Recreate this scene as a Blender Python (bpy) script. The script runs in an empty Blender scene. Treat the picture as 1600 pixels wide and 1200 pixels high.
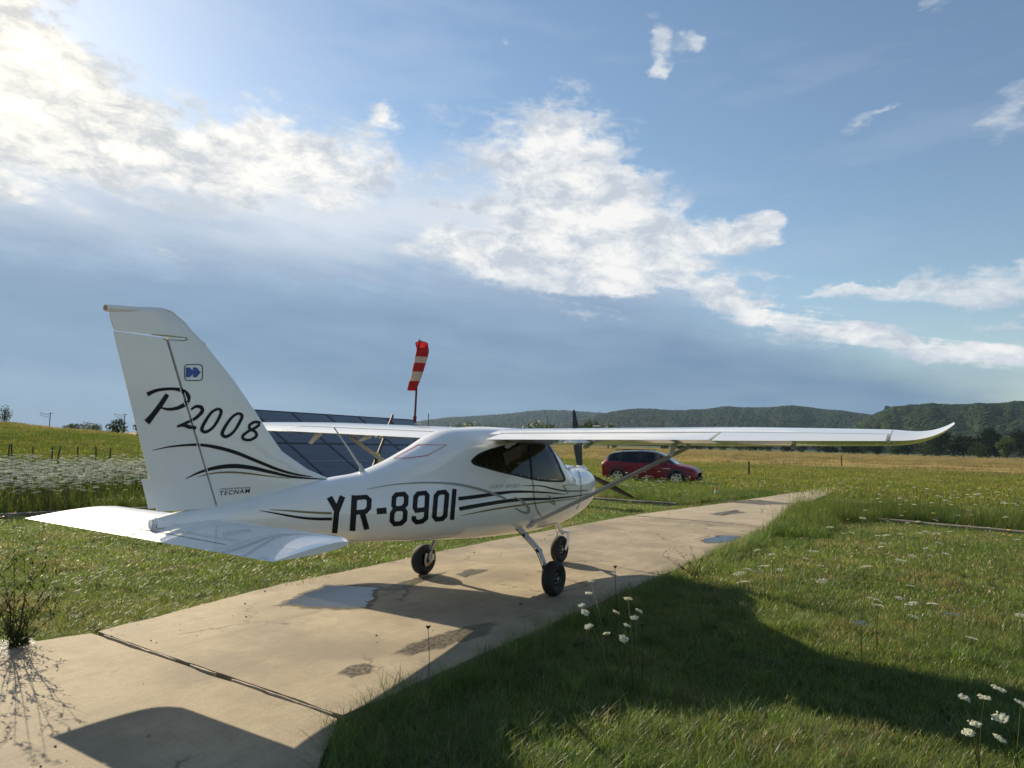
import bpy, bmesh, math, random
import numpy as np
from mathutils import Vector, Matrix, noise
from mathutils.bvhtree import BVHTree
random.seed(7); RNG = np.random.default_rng(7)
R = math.radians
SC = bpy.context.scene
COL = SC.collection

# ------------------------------------------------------------------ camera, sky, sun, exposure
CAM = np.array([-6.7597, -4.5467, 1.679]); YAW, PIT, ROL, FPX = R(32.07), R(4.87), R(1.54), 1057.93
SUN_AZ, SUN_EL = R(73.13), R(27.22)
_f = np.array([math.cos(YAW)*math.cos(PIT), math.sin(YAW)*math.cos(PIT), math.sin(PIT)])
_r = np.array([math.sin(YAW), -math.cos(YAW), 0.0]); _u = np.cross(_r, _f)
CR = _r*math.cos(ROL)+_u*math.sin(ROL); CU = _u*math.cos(ROL)-_r*math.sin(ROL); CF = _f
cd = bpy.data.cameras.new('camera'); cam = bpy.data.objects.new('camera', cd); COL.objects.link(cam)
cd.sensor_width = 36; cd.lens = FPX/1600*36; cd.clip_start = .05; cd.clip_end = 20000
cam.matrix_world = Matrix(((CR[0], CU[0], -CF[0], CAM[0]), (CR[1], CU[1], -CF[1], CAM[1]), (CR[2], CU[2], -CF[2], CAM[2]), (0, 0, 0, 1)))
SC.camera = cam
def ray(x, y): return CF+CR*((x-800)/FPX)+CU*((600-y)/FPX)
def G(x, y, z=0.): d = ray(x, y); return CAM+d*((z-CAM[2])/d[2])          # photo point -> the ground there
def at(x, y, dep): return CAM+ray(x, y)*dep                                # photo point at a depth
def onplane(x, y, P, n):
    d = ray(x, y); n = np.array(n); return CAM+d*(((np.array(P)-CAM) @ n)/(d @ n))

EXPO = 0.6
SC.view_settings.view_transform = 'Standard'; SC.view_settings.look = 'None'
SC.view_settings.exposure = EXPO; SC.view_settings.gamma = 1; SC.view_settings.use_curve_mapping = False
SC.cycles.use_denoising = True
SC.cycles.max_bounces = 8; SC.cycles.transparent_max_bounces = 24; SC.cycles.volume_bounces = 0

sl = bpy.data.lights.new('sun', 'SUN'); sl.energy = 5.0; sl.angle = R(.5); sl.color = (1., .85, .61)
so = bpy.data.objects.new('sun', sl); COL.objects.link(so)
sd = Vector((math.cos(SUN_AZ)*math.cos(SUN_EL), math.sin(SUN_AZ)*math.cos(SUN_EL), math.sin(SUN_EL)))
so.rotation_euler = sd.to_track_quat('Z', 'Y').to_euler()

class V:                                                                   # small node-expression builder
    T = None
    def __init__(s, k): s.k = k
    @staticmethod
    def m(op, *a, clamp=False):
        n = V.T.nodes.new('ShaderNodeMath'); n.operation = op; n.use_clamp = clamp
        for i, x in enumerate(a):
            if isinstance(x, V): V.T.links.new(x.k, n.inputs[i])
            else: n.inputs[i].default_value = x
        return V(n.outputs[0])
    def __add__(s, o): return V.m('ADD', s, o)
    __radd__ = __add__
    def __sub__(s, o): return V.m('SUBTRACT', s, o)
    def __rsub__(s, o): return V.m('SUBTRACT', o, s)
    def __mul__(s, o): return V.m('MULTIPLY', s, o)
    __rmul__ = __mul__
    def __truediv__(s, o): return V.m('DIVIDE', s, o)
    def max(s, o): return V.m('MAXIMUM', s, o)
    def min(s, o): return V.m('MINIMUM', s, o)
    def sat(s): return V.m('ADD', s, 0., clamp=True)
    def ss(s, a, b):                                                       # smoothstep a..b
        n = V.T.nodes.new('ShaderNodeMapRange'); n.interpolation_type = 'SMOOTHSTEP'
        V.T.links.new(s.k, n.inputs[0]); n.inputs[1].default_value = a; n.inputs[2].default_value = b
        if a > b: n.inputs[1].default_value = b; n.inputs[2].default_value = a; n.inputs[3].default_value = 1; n.inputs[4].default_value = 0
        return V(n.outputs[0])
def vnode(t, **kw):
    n = V.T.nodes.new(t)
    for k, v in kw.items(): setattr(n, k, v)
    return n
def lk(a, b): V.T.links.new(a.k if isinstance(a, V) else a, b)
def nz(vec, scale, detail=4, rough=.55, dist=0., w=None):
    n = vnode('ShaderNodeTexNoise'); n.inputs['Scale'].default_value = scale; n.inputs['Detail'].default_value = detail
    n.inputs['Roughness'].default_value = rough; n.inputs['Distortion'].default_value = dist
    if vec is not None: lk(vec, n.inputs['Vector'])
    return n
def cmix(f, a, b, mode='MIX'):
    n = vnode('ShaderNodeMix', data_type='RGBA', blend_type=mode)
    for s, x in ((n.inputs[0], f), (n.inputs[6], a), (n.inputs[7], b)):
        if isinstance(x, V) or hasattr(x, 'is_output'): lk(x, s)
        elif isinstance(x, (int, float)): s.default_value = x
        else: s.default_value = tuple(x)+(1,) if len(x) == 3 else x
    return n.outputs[2]
def vmath(op, a, b):
    n = vnode('ShaderNodeVectorMath', operation=op)
    for s, x in zip(n.inputs, (a, b)):
        if isinstance(x, tuple): s.default_value = x
        else: lk(x, s)
    return n.outputs[0]
def comb(x, y, z):
    n = vnode('ShaderNodeCombineXYZ')
    for s, a in zip(n.inputs, (x, y, z)):
        if isinstance(a, V): lk(a, s)
        else: s.default_value = a
    return n.outputs[0]
def sep(v):
    n = vnode('ShaderNodeSeparateXYZ'); lk(v, n.inputs[0]); return [V(o) for o in n.outputs]

W = bpy.data.worlds.new('World'); SC.world = W; W.use_nodes = True
def build_sky():
    V.T = T = W.node_tree; T.nodes.clear()
    out = vnode('ShaderNodeOutputWorld')
    sky = vnode('ShaderNodeTexSky', sky_type='NISHITA', sun_disc=False, sun_elevation=SUN_EL, sun_rotation=math.pi/2-SUN_AZ,
                air_density=1.25, dust_density=.2, ozone_density=2.2)
    b1 = vnode('ShaderNodeBackground'); lk(sky.outputs[0], b1.inputs[0]); b1.inputs[1].default_value = .082
    tc = vnode('ShaderNodeTexCoord'); d = tc.outputs['Generated']
    x, y, z = sep(d)
    fx = x*math.cos(YAW)+y*math.sin(YAW); rx = x*math.sin(YAW)-y*math.cos(YAW)
    A = V.m('ARCTAN2', rx, fx)*57.2958; E = V.m('ARCSINE', z)*57.2958      # azimuth from north-west road axis, elevation, degrees
    P = vmath('MULTIPLY', d, (1, 1, 1.9))
    wv = nz(P, 5., 5, .6); wr = sep(wv.outputs['Color'])
    wv2 = nz(vmath('ADD', P, (3.1, 1.7, .4)), 17., 5, .6); wq = sep(wv2.outputs['Color'])
    Aw = A+(wr[0]-.5)*11+(wq[0]-.5)*3.5; Ew = E+(wr[1]-.5)*6.5+(wq[1]-.5)*2.4
    n1 = V(nz(P, 17., 10, .66, .35).outputs['Fac']); n2 = V(nz(P, 6.5, 5, .55, .4).outputs['Fac'])
    n3 = V(nz(vmath('ADD', P, (.012, .05, -.05)), 17., 10, .66, .35).outputs['Fac'])   # the same clouds a little sunwards
    n4 = V(nz(vmath('MULTIPLY', P, (1, 1, 2.5)), 4., 5, .55).outputs['Fac'])
    def blob(a, e, ra, re, rot=0., k=1.):
        da, de = Aw-a, Ew-e; c, s = math.cos(R(rot)), math.sin(R(rot))
        u = (da*c+de*s)*(1/ra); v = (de*c-da*s)*(1/re)
        return V.m('EXPONENT', (u*u+v*v)*-1.)*k
    ns = V(nz(comb(A*.03, E*.42+A*.075, 0.), 1.6, 7, .62, .5).outputs['Fac'])    # long thin streaks
    def tot(L):
        t = blob(*L[0])
        for b in L[1:]: t = t+blob(*b)
        return t
    big = tot([(-31, 20., 13, 4.4, 5, 1.0), (-17, 21.8, 9, 2.9, -3, .9), (-37.5, 25.5, 5, 3.0, -30, .7), (-44, 30, 8, 4, -20, .9), (-55, 20, 15, 7, 0, .9),
               (3.8, 22.4, 8, 5.2, -10, 1.25), (0., 15.2, 8, 1.7, 0, .75), (-11.5, 25, 1.2, 1., 0, .6), (4, 17., 9, 3., 0, .9), (15, 16.9, 5.5, 1.6, 4, 1.), (20.3, 16.8, 2., 1.6, 0, .9),
               (6, 13.8, 12, 1.7, -6, .95), (20, 11., 8, 1.1, -14, .92), (32, 7.4, 9, 1., -9, .82), (46, 8, 14, 1.8, 0, .7)])
    sm = tot([(11.6, 31.6, 2., 1.7, -40, 1.), (14.6, 31.6, 1.1, 1.3, 0, .8), (11.6, 29.4, 1.2, .8, 0, .8), (29, 25., 3.4, .9, 25, .85), (38, 22.3, 3.2, 2., 20, .8),
              (33, 30.5, 2.6, 1., 0, .6), (34.5, 12., 7., 1.5, 3, .95), (37, 9.3, 4., .55, 0, .85), (27, 12.4, 6, .6, 4, .8), (22, 13.6, 4, .4, 3, .6), (-2, 31.8, 1.3, .8, 0, .45), (5, 31, 1.2, .4, 0, .4), (-24, 16.5, 2, .5, 0, .3)])
    back = V(nz(vmath('ADD', P, (9., 2., 5.)), 2.2, 5, .6).outputs['Fac']).ss(.47, .68)*V.m('ABSOLUTE', A).ss(42, 75)*.95   # fair-weather clouds round the rest of the sky
    cov = (big+back).min(1.25)
    low = E.ss(17., 11.)
    dens = (cov+(n1-.5)*1.75+(n2-.5)*.6+(ns-.5)*(low*1.8+.7)).ss(.36, .96)
    dsm = (sm+(n1-.5)*1.7+(ns-.5)*1.1).ss(.42, 1.05)
    # grey rain-cloud base under the white edge
    top = 14.6-(A+40).max(0.)*.035-(A-8).max(0.)*.235
    st = (top-E+(n4-.5)*5.5+(wr[2]-.5)*3.5)
    storm = st.ss(-2.2, 3.4)*V.m('ABSOLUTE', A+5).ss(95, 50)
    veil = (blob(-17, 16.6, 15, 4.8, -8, 1.4)+blob(-38, 15.8, 16, 3.6, 0, 1.3)+blob(-5, 17.5, 6, 4., 0, .8)+blob(6, 13., 12, 3., -8, .8)+(n4-.5)*.7).sat()*.93
    # colours (scene-linear radiance)
    lit = (.50+(n3-n1)*3.8+(n1-.5)*.9+(n2-.5)*1.1).sat()
    sung = V.m('EXPONENT', ((A+41)*(A+41)*.0028+(E-27)*(E-27)*.005)*-1.)
    shade = cmix(lit, (.40, .44, .50), (.68, .675, .66))
    shade = cmix((sung*.85).sat(), shade, cmix(lit, (.54, .53, .50), (.98, .91, .78)))
    vcol = cmix((E*.13-1.35+(n4-.5)*1.4+(ns-.5)*.8+(n1-.5)*.4).sat(), (.20, .285, .41), (.50, .54, .60))
    scol = cmix((E*.085-.1+(ns-.5)*.55+(n4-.5)*1.4+(n2-.5)*.5).sat(), (.070, .138, .246), (.178, .255, .368))
    scol = cmix((A+10).ss(12., -34.)*.45, scol, (.15, .235, .36))
    base = cmix(storm*.96, cmix(veil, (0, 0, 0), vcol), scol)
    fb = 1.-(1.-storm*.96)*(1.-veil)
    up = (E-top+2.+(n1-.5)*9+(n2-.5)*6).ss(-2.5, 3.5)                                          # inside the rain cloud the white parts sink into grey
    wd = (dens*(up*.96+.04)).max(dsm*.8)
    aur = sung*.20*(1.-wd)                                                    # bright thin haze round the sun
    base = cmix(1., base, cmix(aur, (0, 0, 0), (.75, .72, .64)), 'ADD'); fb = (fb+aur*.55).sat()
    c2 = cmix(wd, base, shade)
    b2 = vnode('ShaderNodeBackground'); lk(c2, b2.inputs[0]); b2.inputs[1].default_value = .93
    # c2 is already weighted by its own cover: add the blue sky in what is left open
    ms = vnode('ShaderNodeMixShader'); fac = 1.-(1.-fb)*(1.-wd)
    inv = vnode('ShaderNodeVectorMath', operation='SCALE'); lk(c2, inv.inputs[0]); lk(V.m('DIVIDE', 1., fac.max(.02)), inv.inputs['Scale']); lk(inv.outputs[0], b2.inputs[0])
    lk(fac.sat(), ms.inputs[0]); lk(b1.outputs[0], ms.inputs[1]); lk(b2.outputs[0], ms.inputs[2]); lk(ms.outputs[0], out.inputs[0])
build_sky()
W.cycles.sampling_method = 'MANUAL'; W.cycles.sample_map_resolution = 512

# ------------------------------------------------------------------ helpers
class B:                                                                   # one mesh under construction
    def __init__(s): s.v = []; s.f = []
    def add(s, vs, fs): o = len(s.v); s.v += [tuple(map(float, q)) for q in vs]; s.f += [tuple(i+o for i in f) for f in fs]; return s
    def loft(s, rings, close=True, caps=True):
        n = len(rings[0]); o = len(s.v)
        for r in rings: s.v += [tuple(map(float, q)) for q in r]
        m = n if close else n-1
        for i in range(len(rings)-1):
            for j in range(m):
                k = (j+1) % n; s.f.append((o+i*n+j, o+i*n+k, o+(i+1)*n+k, o+(i+1)*n+j))
        if caps: s.f.append(tuple(o+j for j in range(n-1, -1, -1))); s.f.append(tuple(o+(len(rings)-1)*n+j for j in range(n)))
        return s
    def tube(s, pts, rad, n=8, caps=True, flat=1., ref=None):
        pts = [np.array(p, float) for p in pts]; rad = list(rad) if hasattr(rad, '__len__') else [rad]*len(pts); rings = []; up = None
        for i, p in enumerate(pts):
            t = pts[min(i+1, len(pts)-1)]-pts[max(i-1, 0)]; t /= np.linalg.norm(t)
            if up is None: up = np.array(ref, float) if ref is not None else (np.array([0, 0, 1.]) if abs(t[2]) < .9 else np.array([1., 0, 0]))
            a = up-t*(up @ t); a /= np.linalg.norm(a); b = np.cross(t, a); up = a
            rings.append([p+(a*math.cos(q)+b*math.sin(q)*flat)*rad[i] for q in np.linspace(0, 2*math.pi, n, endpoint=False)])
        return s.loft(rings, True, caps)
    def box(s, c, d, M=None, bev=0.):
        x, y, z = np.array(d)/2; vs = [np.array((sx*x, sy*y, sz*z)) for sx in (-1, 1) for sy in (-1, 1) for sz in (-1, 1)]
        vs = [(np.array(M) @ q if M is not None else q)+np.array(c) for q in vs]
        return s.add(vs, [(0, 1, 3, 2), (4, 6, 7, 5), (0, 4, 5, 1), (2, 3, 7, 6), (0, 2, 6, 4), (1, 5, 7, 3)])
    def lathe(s, prof, c, axis='y', n=24, caps=False):
        rings = []
        for (h, r) in prof:
            ring = []
            for q in np.linspace(0, 2*math.pi, n, endpoint=False):
                a, b = r*math.cos(q), r*math.sin(q)
                ring.append(np.array(c)+{'y': (a, h, b), 'z': (a, b, h), 'x': (h, a, b)}[axis])
            rings.append(ring)
        return s.loft(rings, True, caps)
    def obj(s, name, m, parent=None, smooth=True, angle=40):
        me = bpy.data.meshes.new(name); me.from_pydata(s.v, [], s.f); me.update()
        if m: me.materials.append(m)
        bm = bmesh.new(); bm.from_mesh(me); bmesh.ops.recalc_face_normals(bm, faces=bm.faces); bm.to_mesh(me); bm.free()
        if smooth:
            me.polygons.foreach_set('use_smooth', [True]*len(me.polygons))
            try: me.set_sharp_from_angle(angle=R(angle))
            except Exception: pass
        o = bpy.data.objects.new(name, me); COL.objects.link(o)
        if parent: o.parent = parent
        return o
def raw(name, v, f, m, parent=None, smooth=False, link=True):
    me = bpy.data.meshes.new(name); me.from_pydata([tuple(map(float, q)) for q in v], [], f); me.update()
    if m: me.materials.append(m)
    if smooth: me.polygons.foreach_set('use_smooth', [True]*len(me.polygons))
    o = bpy.data.objects.new(name, me)
    if link: COL.objects.link(o)
    if parent: o.parent = parent
    return o
def tag(o, label=None, cat=None, group=None, kind=None):
    if label: o['label'] = label
    if cat: o['category'] = cat
    if group: o['group'] = group
    if kind: o['kind'] = kind
    return o
def thing(name, label, cat, loc=(0, 0, 0), rz=0., group=None):
    o = bpy.data.objects.new(name, None); COL.objects.link(o); o.location = [float(q) for q in loc]; o.rotation_euler = (0, 0, rz); o.empty_display_size = .2
    return tag(o, label, cat, group)
def dup(root, loc, rz=0., label=None, group=None, s=None):
    def rec(o, p):
        c = o.copy(); COL.objects.link(c)
        if p: c.parent = p
        for ch in o.children: rec(ch, c)
        return c
    r = rec(root, None); r.location = [float(q) for q in loc]; r.rotation_euler = (0, 0, rz)
    if s: r.scale = (s, s, s) if not hasattr(s, '__len__') else s
    if label: r['label'] = label
    if group: r['group'] = group
    return r
def interp(xs, ys, x):                                                     # smooth (Catmull-Rom) interpolation
    xs = np.array(xs, float); ys = np.array(ys, float); m = np.gradient(ys, xs)
    for i in range(len(xs)-1):                                             # keep it monotone
        dlt = (ys[i+1]-ys[i])/(xs[i+1]-xs[i])
        if abs(dlt) < 1e-9: m[i] = m[i+1] = 0
        else:
            if m[i]/dlt < 0: m[i] = 0
            if m[i+1]/dlt < 0: m[i+1] = 0
            if m[i]/dlt > 3: m[i] = 3*dlt
            if m[i+1]/dlt > 3: m[i+1] = 3*dlt
    x = np.clip(x, xs[0], xs[-1]); i = np.clip(np.searchsorted(xs, x, side='right')-1, 0, len(xs)-2); h = xs[i+1]-xs[i]; t = (x-xs[i])/h
    return ys[i]*(1+2*t)*(1-t)**2+m[i]*h*t*(1-t)**2+ys[i+1]*t*t*(3-2*t)+m[i+1]*h*t*t*(t-1)

# ------------------------------------------------------------------ materials
MATS = {}
def mat(name, col, rough=.5, metal=0., coat=0., var=0., vs=6., bump=0., bs=60., spec=.5, trans=0., emis=None, rand=0.):
    m = bpy.data.materials.new(name); m.use_nodes = True; V.T = m.node_tree; n = m.node_tree.nodes; p = n['Principled BSDF']
    p.inputs['Roughness'].default_value = rough; p.inputs['Metallic'].default_value = metal; p.inputs['Coat Weight'].default_value = coat
    p.inputs['Coat Roughness'].default_value = .04; p.inputs['Specular IOR Level'].default_value = spec
    tc = vnode('ShaderNodeTexCoord').outputs['Object']
    c = tuple(col)+(1,)
    if var or rand:
        f = V(nz(tc, vs, 6, .6).outputs['Fac']).ss(.3, .7)
        cc = cmix(f, tuple(q*(1-var) for q in col), tuple(min(1, q*(1+var)) for q in col))
        if rand:
            oi = vnode('ShaderNodeObjectInfo'); r = V(oi.outputs['Random'])*2*rand+(1-rand)
            sc = vnode('ShaderNodeVectorMath', operation='SCALE'); lk(cc, sc.inputs[0]); lk(r, sc.inputs['Scale']); cc = sc.outputs[0]
        lk(cc, p.inputs['Base Color'])
        rr = V(nz(tc, vs*2.3, 5, .6).outputs['Fac'])*.16+(rough-.08); lk(rr.max(.02), p.inputs['Roughness'])
    else: p.inputs['Base Color'].default_value = c
    if bump:
        b = vnode('ShaderNodeBump'); b.inputs['Strength'].default_value = bump; b.inputs['Distance'].default_value = .01
        lk(nz(tc, bs, 6, .6).outputs['Fac'], b.inputs['Height']); lk(b.outputs[0], p.inputs['Normal'])
    if trans:
        tr = vnode('ShaderNodeBsdfTranslucent'); mx = vnode('ShaderNodeMixShader'); mx.inputs[0].default_value = trans
        if var or rand: lk(cc, tr.inputs[0])
        else: tr.inputs[0].default_value = c
        lk(p.outputs[0], mx.inputs[1]); lk(tr.outputs[0], mx.inputs[2]); lk(mx.outputs[0], n['Material Output'].inputs[0])
    MATS[name] = m; return m
M_white = mat('white_gelcoat', (.79, .782, .762), .35, coat=1., var=.025, vs=3.)
M_black = mat('black_vinyl', (.010, .010, .011), .5, spec=.25)
M_gold = mat('olive_gold_vinyl', (.17, .125, .04), .4, coat=.2)
M_grey = mat('grey_vinyl', (.27, .27, .25), .4, coat=.2)
M_lgrey = mat('pale_grey_vinyl', (.36, .36, .35), .4)
M_navy = mat('navy_vinyl', (.02, .03, .07), .4)
M_blue = mat('blue_vinyl', (.02, .07, .33), .4)
M_red = mat('red_vinyl', (.5, .05, .06), .4)
M_seam = mat('panel_gap', (.03, .03, .03), .8)
M_rub = mat('tyre_rubber', (.011, .011, .012), .75, var=.25, vs=14, bump=.2, bs=90)
M_rim = mat('wheel_black', (.03, .03, .032), .45, metal=.2)
M_alu = mat('brushed_aluminium', (.55, .55, .53), .35, metal=.9, var=.08)
M_steel = mat('painted_grey_steel', (.44, .45, .46), .38, coat=.15, var=.06)
M_brake = mat('rusty_brake_disc', (.32, .19, .10), .5, metal=.6, var=.3, vs=30)
M_prop = mat('black_composite', (.014, .014, .016), .4, var=.2)
M_int = mat('cabin_lining_grey', (.10, .095, .09), .8, var=.1)
M_seat = mat('brown_seat_leather', (.16, .075, .04), .5, var=.2)
M_dark = mat('dark_fabric', (.02, .02, .022), .8)
def glass_mat(name, tint, rough=.0):
    m = bpy.data.materials.new(name); m.use_nodes = True; V.T = m.node_tree; n = m.node_tree.nodes; n.remove(n['Principled BSDF'])
    t = vnode('ShaderNodeBsdfTransparent'); t.inputs[0].default_value = tuple(tint)+(1,)
    g = vnode('ShaderNodeBsdfGlossy'); g.inputs['Roughness'].default_value = .02; g.inputs[0].default_value = (1, 1, 1, 1)
    fr = vnode('ShaderNodeFresnel'); fr.inputs[0].default_value = 1.5; mx = vnode('ShaderNodeMixShader')
    lk(fr.outputs[0], mx.inputs[0]); lk(t.outputs[0], mx.inputs[1]); lk(g.outputs[0], mx.inputs[2]); lk(mx.outputs[0], n['Material Output'].inputs[0]); return m
M_glass = glass_mat('tinted_acrylic', (.17, .15, .15)); M_wind = glass_mat('clear_acrylic', (.75, .80, .83)); M_cglass = glass_mat('car_glass', (.10, .11, .12))

# ------------------------------------------------------------------ ground
LZ = .06                                                                   # ground lies this far below the concrete top
def hillh(x, y):
    dx, dy = x-CAM[0], y-CAM[1]; d = np.hypot(dx, dy); az = np.degrees(np.arctan2(dy, dx))
    H = np.interp(az, [50, 55, 58, 60, 62, 64, 66.5, 69, 80, 110, 140, 160], [0, .2, .5, .85, 1.3, 1.55, 1.7, 2.05, 2.6, 2.6, 1.5, 0])
    t = np.clip((d-30)/42, 0, 1); back = 1-.55*np.clip((d-76)/60, 0, 1)
    return H*t*t*(3-2*t)*back
def gz(x, y):
    n = np.sin(x*1.7+np.sin(y*1.3)*1.1)*np.sin(y*1.5+1.2+np.sin(x*.8))*.012+np.sin(x*.33+2)*np.sin(y*.29+.6)*.03
    d = np.hypot(x-CAM[0], y-CAM[1])
    near = np.clip((np.abs(y-.1)-1.7)/.8, 0, 1)
    return -LZ+n*near*np.clip((200-d)/100, 0, 1)+hillh(x, y)
def ground_mat():
    m = bpy.data.materials.new('meadow_ground'); m.use_nodes = True; V.T = m.node_tree; n = m.node_tree.nodes; p = n['Principled BSDF']
    pos = vnode('ShaderNodeNewGeometry').outputs['Position']; x, y, z = sep(pos)
    a = R(20); s = (x-CAM[0])*math.cos(a)+(y-CAM[1])*math.sin(a); t = (y-CAM[1])*math.cos(a)-(x-CAM[0])*math.sin(a)
    big = V(nz(pos, .035, 5, .6).outputs['Fac']); mid = V(nz(pos, .35, 5, .6).outputs['Fac']); fine = V(nz(pos, 9., 6, .7).outputs['Fac'])
    str_ = V(nz(comb(s*.22, t*.02, 0.), 1., 5, .65).outputs['Fac'])
    g1 = cmix(mid.ss(.35, .65), (.06, .085, .018), (.11, .115, .03))
    g1 = cmix((fine.ss(.55, .8)*.6), g1, (.12, .10, .045))
    far = cmix(str_.ss(.35, .65), (.135, .145, .022), (.19, .17, .03))   # mown meadow
    tan = cmix(str_.ss(.38, .62), (.15, .135, .045), (.36, .235, .10))     # dry hay strips
    grn = cmix(mid.ss(.35, .65), (.07, .10, .022), (.10, .115, .03))
    sw = s+(big-.5)*9+(mid-.5)*3
    c = cmix(sw.ss(20, 30), g1, far); c = cmix(sw.ss(54, 57)*sw.ss(70, 66), c, grn); c = cmix(sw.ss(74, 78)*sw.ss(88, 84), c, tan); c = cmix(sw.ss(92, 100), c, tan)
    c = cmix((sw.ss(120, 128)*sw.ss(150, 140)), c, cmix(.5, grn, tan)); c = cmix(sw.ss(420, 520), c, (.06, .085, .025))
    hill = z.ss(.25, .8)*s.ss(250, 150); c = cmix(hill, c, cmix(mid.ss(.4, .6), (.085, .11, .02), (.14, .125, .035)))
    lk(c, p.inputs['Base Color']); p.inputs['Roughness'].default_value = .9; p.inputs['Specular IOR Level'].default_value = .15
    b = vnode('ShaderNodeBump'); b.inputs['Strength'].default_value = .9; b.inputs['Distance'].default_value = .05; lk(nz(pos, 6., 8, .75).outputs['Fac'], b.inputs['Height']); lk(b.outputs[0], p.inputs['Normal'])
    return m
M_ground = ground_mat()
def build_ground():
    rs = np.concatenate([[0.0], np.geomspace(.6, 12, 46), np.geomspace(12.6, 150, 70), np.geomspace(160, 4600, 40)]); na = 288
    an = np.linspace(0, 2*math.pi, na, endpoint=False); v = [(CAM[0], CAM[1], float(gz(CAM[0], CAM[1])))]; f = []
    for r in rs[1:]:
        X = CAM[0]+r*np.cos(an); Y = CAM[1]+r*np.sin(an); Z = gz(X, Y); v += list(zip(X, Y, Z))
    for j in range(na): f.append((0, 1+j, 1+(j+1) % na))
    for i in range(len(rs)-2):
        for j in range(na): k = (j+1) % na; f.append((1+i*na+j, 1+(i+1)*na+j, 1+(i+1)*na+k, 1+i*na+k))
    tag(raw('ground', v, f, M_ground, smooth=True), kind='structure')
build_ground()

# concrete path
def concrete_mat():
    m = bpy.data.materials.new('weathered_concrete'); m.use_nodes = True; V.T = m.node_tree; n = m.node_tree.nodes; p = n['Principled BSDF']
    pos = vnode('ShaderNodeNewGeometry').outputs['Position']; x, y, z = sep(pos)
    a = V(nz(pos, 1.1, 6, .6).outputs['Fac']); b = V(nz(pos, 6., 7, .7).outputs['Fac']); g = V(nz(pos, 90., 4, .7).outputs['Fac'])
    st = V(nz(comb(x*.5, y*7, 0.), 1.4, 5, .65, .6).outputs['Fac']); br = V(nz(comb(x*60, y*2, 0.), 1., 3, .6).outputs['Fac'])
    c = cmix(a.ss(.3, .72), (.265, .218, .150), (.44, .368, .258))
    c = cmix(b.ss(.42, .75)*.5, c, (.225, .185, .122)); c = cmix(st.ss(.52, .75)*.45, c, (.21, .172, .112)); c = cmix(((g-.5)*1.6+.15).sat(), c, (.15, .125, .085))
    c = cmix(br.ss(.5, .8)*.34, c, (.47, .39, .25))
    st2 = V(nz(vmath('ADD', pos, (7, 3, 0)), .55, 7, .62).outputs['Fac']); c = cmix(st2.ss(.50, .62)*.65, c, (.19, .16, .115))
    vo = vnode('ShaderNodeTexVoronoi'); vo.inputs['Scale'].default_value = 26; lk(pos, vo.inputs['Vector']); sp = V(vo.outputs['Distance']).ss(.10, .04)*V(nz(pos, 3., 3, .5).outputs['Fac']).ss(.56, .66)
    c = cmix(sp*.8, c, (.05, .045, .035))
    vc = vnode('ShaderNodeTexVoronoi', feature='DISTANCE_TO_EDGE'); vc.inputs['Scale'].default_value = .55; lk(vmath('ADD', pos, comb(b*.55, a*.5, 0.)), vc.inputs['Vector']); ck = V(vc.outputs['Distance']).ss(.012, .002)*V(nz(pos, .7, 3, .5).outputs['Fac']).ss(.50, .58)
    c = cmix(ck*.7, c, (.07, .055, .035)); tm = V(nz(comb(x*.25, y*3.2, 1.), 1., 4, .6, .3).outputs['Fac']).ss(.56, .72)*.4; c = cmix(tm, c, (.155, .13, .09))
    far = x.ss(8.5, 9.3); c = cmix(far*.4, c, (.46, .39, .29))
    lk(c, p.inputs['Base Color']); lk(a*.2+.68, p.inputs['Roughness']); p.inputs['Specular IOR Level'].default_value = .3
    bm = vnode('ShaderNodeBump'); bm.inputs['Strength'].default_value = .85; bm.inputs['Distance'].default_value = .006
    lk(g*.6+b*1.2+br*.6, bm.inputs['Height']); lk(bm.outputs[0], p.inputs['Normal']); return m
M_conc = concrete_mat()
M_filler = mat('joint_filler_pale', (.40, .33, .25), .8, var=.25, vs=20); M_soil = mat('dark_soil', (.035, .028, .018), .95, var=.3, vs=9)
def slab(outline, jit, name='concrete_slab'):
    pts = []
    for i in range(len(outline)):
        a = np.array(outline[i]); b = np.array(outline[(i+1) % len(outline)]); k = max(1, int(np.linalg.norm(b-a)/.09)); nrm = np.array((b-a)[::-1])*(1, -1); nrm /= max(1e-6, np.linalg.norm(nrm))
        for q in range(k):
            c = a+(b-a)*q/k; w = noise.fractal(Vector((c[0]*2.2, c[1]*2.2, i*3.1)), .7, 2., 4)
            pts.append(c+nrm*w*jit)
    n = len(pts); v = [(p[0], p[1], 0.) for p in pts]+[(p[0], p[1], -.16) for p in pts]
    f = [tuple(range(n))]+[(i, n+i, n+(i+1) % n, (i+1) % n) for i in range(n)]
    b = B(); b.v = v; b.f = f
    return tag(b.obj(name, M_conc, smooth=False), kind='structure')
slab([(-3.66, -1.46), (8.78, -1.5), (8.66, 1.68), (3., 1.86), (-1.6, 1.78), (-3.62, 1.45)], .022)
slab([(8.86, -1.5), (15, -1.05), (27.3, -.9), (27.4, -.35), (20, .35), (14.6, .88), (8.74, 1.68)], .035)
slab([(-3.72, -1.47), (-3.68, 1.45), (-4.4, 1.66), (-9, 1.7), (-14, 1.7), (-14, -3.3), (-7., -3.0), (-5.2, -2.55), (-4.35, -1.95)], .022)
fb = B()
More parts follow.
